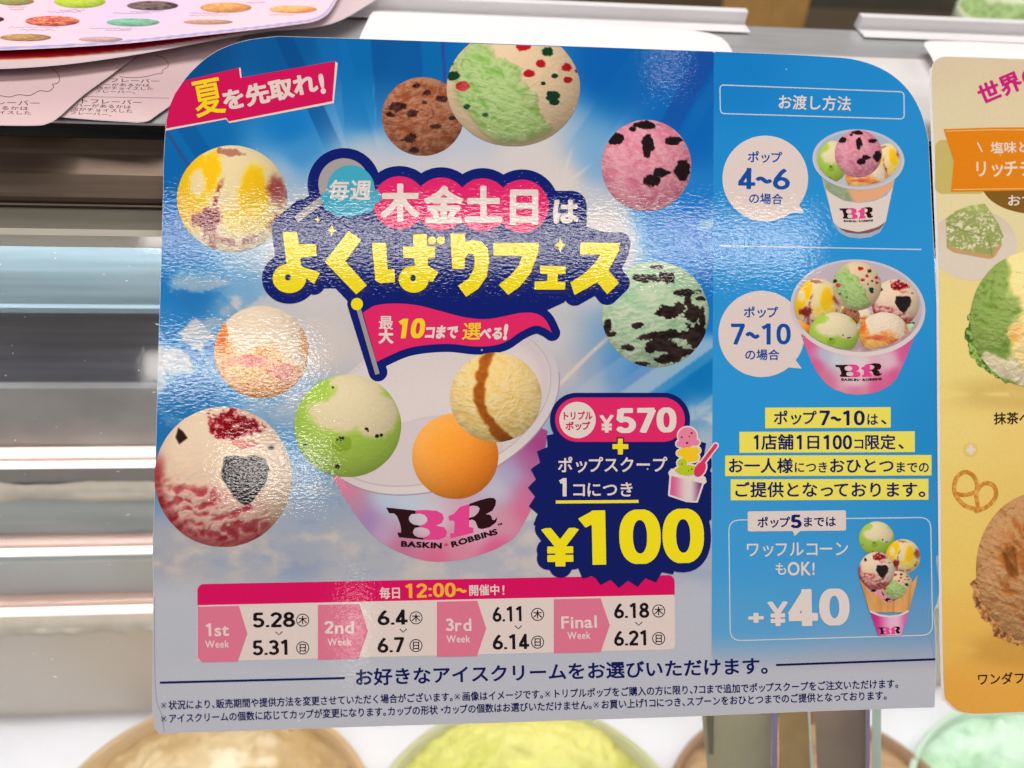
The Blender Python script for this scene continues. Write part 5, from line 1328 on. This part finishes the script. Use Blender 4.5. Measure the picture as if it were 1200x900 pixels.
t_, S = sheet_thing('flyer', 'topmost lilac flyer printed with rows of ice cream scoops at the upper left', 'flyer', ao, .0125, .0006, c_A, GRP)
two = lambda a, b_, s: (lambda x, y: (mix(a, b_, ss(.45, .6, drape(x, y, s, 2, 3, .5))), drape(x, y, s + 1, 3, 6), .6))
for px, py, rx, ry, a, b_ in [(93.5, 2, 30, 7.5, (176, 196, 50), (190, 208, 80)), (178.8, 6.6, 30, 5.6, (74, 56, 66), (140, 120, 120)), (61.4, 24.7, 32, 6.2, (230, 160, 110), (196, 70, 80)), (155.8, 26.2, 31, 4.8, (150, 205, 180), (120, 180, 160)), (30, 44, 30, 4.4, (196, 158, 112), (170, 130, 90)),
                              (264.7, 9, 30, 6, (232, 176, 120), (214, 140, 80)), (343.6, 11, 28, 4.6, (240, 190, 130), (236, 150, 90)), (243.8, 25.8, 29, 3, (190, 140, 130), (210, 170, 150)), (18, 1.5, 22, 5, (190, 130, 90), (120, 170, 90)), (-4, 22.5, 9, 3, (110, 60, 60), (90, 40, 50)), (118, 46, 26, 3, (216, 190, 190), (200, 160, 170))]:
    scoop(S, two(a, b_, int(px + 900)), px, py, rx, ry, 1, n=40)
rs = np.random.RandomState(11)
for px, py, wdt in [(75, 14, 40), (84, 12, 30), (155, 15.4, 44), (172, 13.6, 40), (20, 8, 22), (20, 11, 16), (40, 32, 60), (44, 35, 40), (130, 33.5, 50), (138, 35.5, 30), (245, 18, 46), (240, 15.5, 34), (330, 17.4, 30), (300, 3, 22)]:
    q = [(px - wdt / 2 + wdt * i / 26, py + rs.uniform(-.9, .9)) for i in range(27)]; S.line('small_print', q, .45, 1, (150, 120, 150))
# white blank cards on the ledge
t_, S = sheet_thing('blank_card', 'blank white card with rounded corner lying on the ledge behind the blue card', 'card', [(415, 62), (423, 40), (434, 17), (438, 13.5), (500, 16.5), (600, 22), (700, 28), (814, 36), (832, 39), (845, 44), (853, 51), (858, 60), (862, 80), (862, 95), (640, 90)], .004, .0012, None, mat=plain('white_card', (238, 228, 228), .5, noise=.02))
t_, S = sheet_thing('blank_card', 'blank white card with a lifted tip lying behind the yellow card', 'card', [(1083, 53), (1084, 49.5), (1089, 47.8), (1130, 48.5), (1200, 51.5), (1340, 58), (1345, 95), (1100, 84), (1091, 66)], .007, .001, None, mat=plain('white_card', (238, 228, 228), .5, noise=.02))

# ------------------------------------------------------------------ what lies beyond the ledge
def at_d(px, py, y): return hit(px, py, np.array([0, y, 0]), np.array([0, -1.0, 0]))


flm = plain('dark_floor_tiles', (70, 62, 54), .5, noise=.2, scale=4)
o = obj('floor', [[-3, -3, 0], [3, -3, 0], [3, 3, 0], [-3, 3, 0]], [[0, 1, 2, 3]], None, flm); tag(o, kind='structure')
o = obj('back_wall', [[-3, 2.2, 0], [3, 2.2, 0], [3, 2.2, 2.6], [-3, 2.2, 2.6]], [[0, 1, 2, 3]], None, plain('dark_back_wall', (84, 72, 62), .5, noise=.5, scale=2.5)); tag(o, kind='structure')
ct_y = LP[1] + back * LB_[1] + .05; cz = float(at_d(900, 46, ct_y + .22)[2])


def boxm(name, c, s, parent, mat, rz=0):
    V = []; cr, sr = math.cos(rz), math.sin(rz)
    for dz in (-1, 1):
        for dx, dy in ((-1, -1), (1, -1), (1, 1), (-1, 1)):
            x, y = dx * s[0] / 2, dy * s[1] / 2; V.append([c[0] + x * cr - y * sr, c[1] + x * sr + y * cr, c[2] + dz * s[2] / 2])
    return obj(name, V, [[3, 2, 1, 0], [4, 5, 6, 7], [0, 1, 5, 4], [1, 2, 6, 5], [2, 3, 7, 6], [3, 0, 4, 7]], parent, mat)


wt = thing('back_counter', 'dark blurred work counter beyond the case ledge', 'counter', (0.2, ct_y + .5, 0))
boxm('worktop', (.2, ct_y + .58, cz - .02), (3.2, 1.1, .04), wt, plain('dark_worktop', (70, 60, 46), .3, noise=.4, scale=5)); boxm('cabinet', (.2, ct_y + .60, (cz - .04) / 2), (3.1, .98, cz - .04), wt, plain('cabinet', (60, 54, 50), .5))
P = at_d(894, 22, ct_y + .22); tb_ = thing('cardboard_box', 'small blurred tan box on the counter beyond the ledge', 'box', (P[0], P[1], cz))
boxm('box_body', (P[0], P[1], cz + .045), (.055, .05, .09), tb_, plain('tan_board', (196, 150, 84), .6), .6); boxm('box_lid', (P[0], P[1], cz + .093), (.058, .053, .006), tb_, plain('tan_board_lid', (206, 168, 110), .6), .6)
P = at_d(985, 12, ct_y + .42); bt = thing('steel_container', 'dark blurred steel container on the counter beside the tan box', 'container', (P[0], P[1], cz)); boxm('container_wall', (P[0], P[1], cz + .04), (.16, .12, .08), bt, plain('steel_container', (92, 88, 78), .4, .5)); boxm('container_rim', (P[0], P[1], cz + .083), (.17, .13, .006), bt, plain('steel_rim', (170, 168, 160), .35, .7))
P = at_d(700, 2, ct_y + .5); bt = thing('dark_tray', 'dark brown blurred tray on the counter above the middle of the blue card', 'tray', (P[0], P[1], cz)); boxm('tray_body', (P[0], P[1], cz + .012), (.34, .2, .024), bt, plain('tray_brown', (84, 52, 30), .4)); boxm('tray_rim', (P[0], P[1] - .1, cz + .027), (.35, .006, .008), bt, plain('tray_rim', (120, 84, 50), .4))
nt = np.array([0, -math.sin(R_(14)), math.cos(R_(14))]); Pg = at_d(1174, 30, ct_y + .12); rg = 56 / 1040 * float((Pg - CAM) @ -RW[:, 2])
tub(0, 0, rg, 'blurred pale green tub beyond the ledge at the upper right', (150, 176, 112), (160, 186, 122), (140, 166, 100), 741, rimc=(206, 214, 180), nrm=nt, P=Pg, rz=.004)
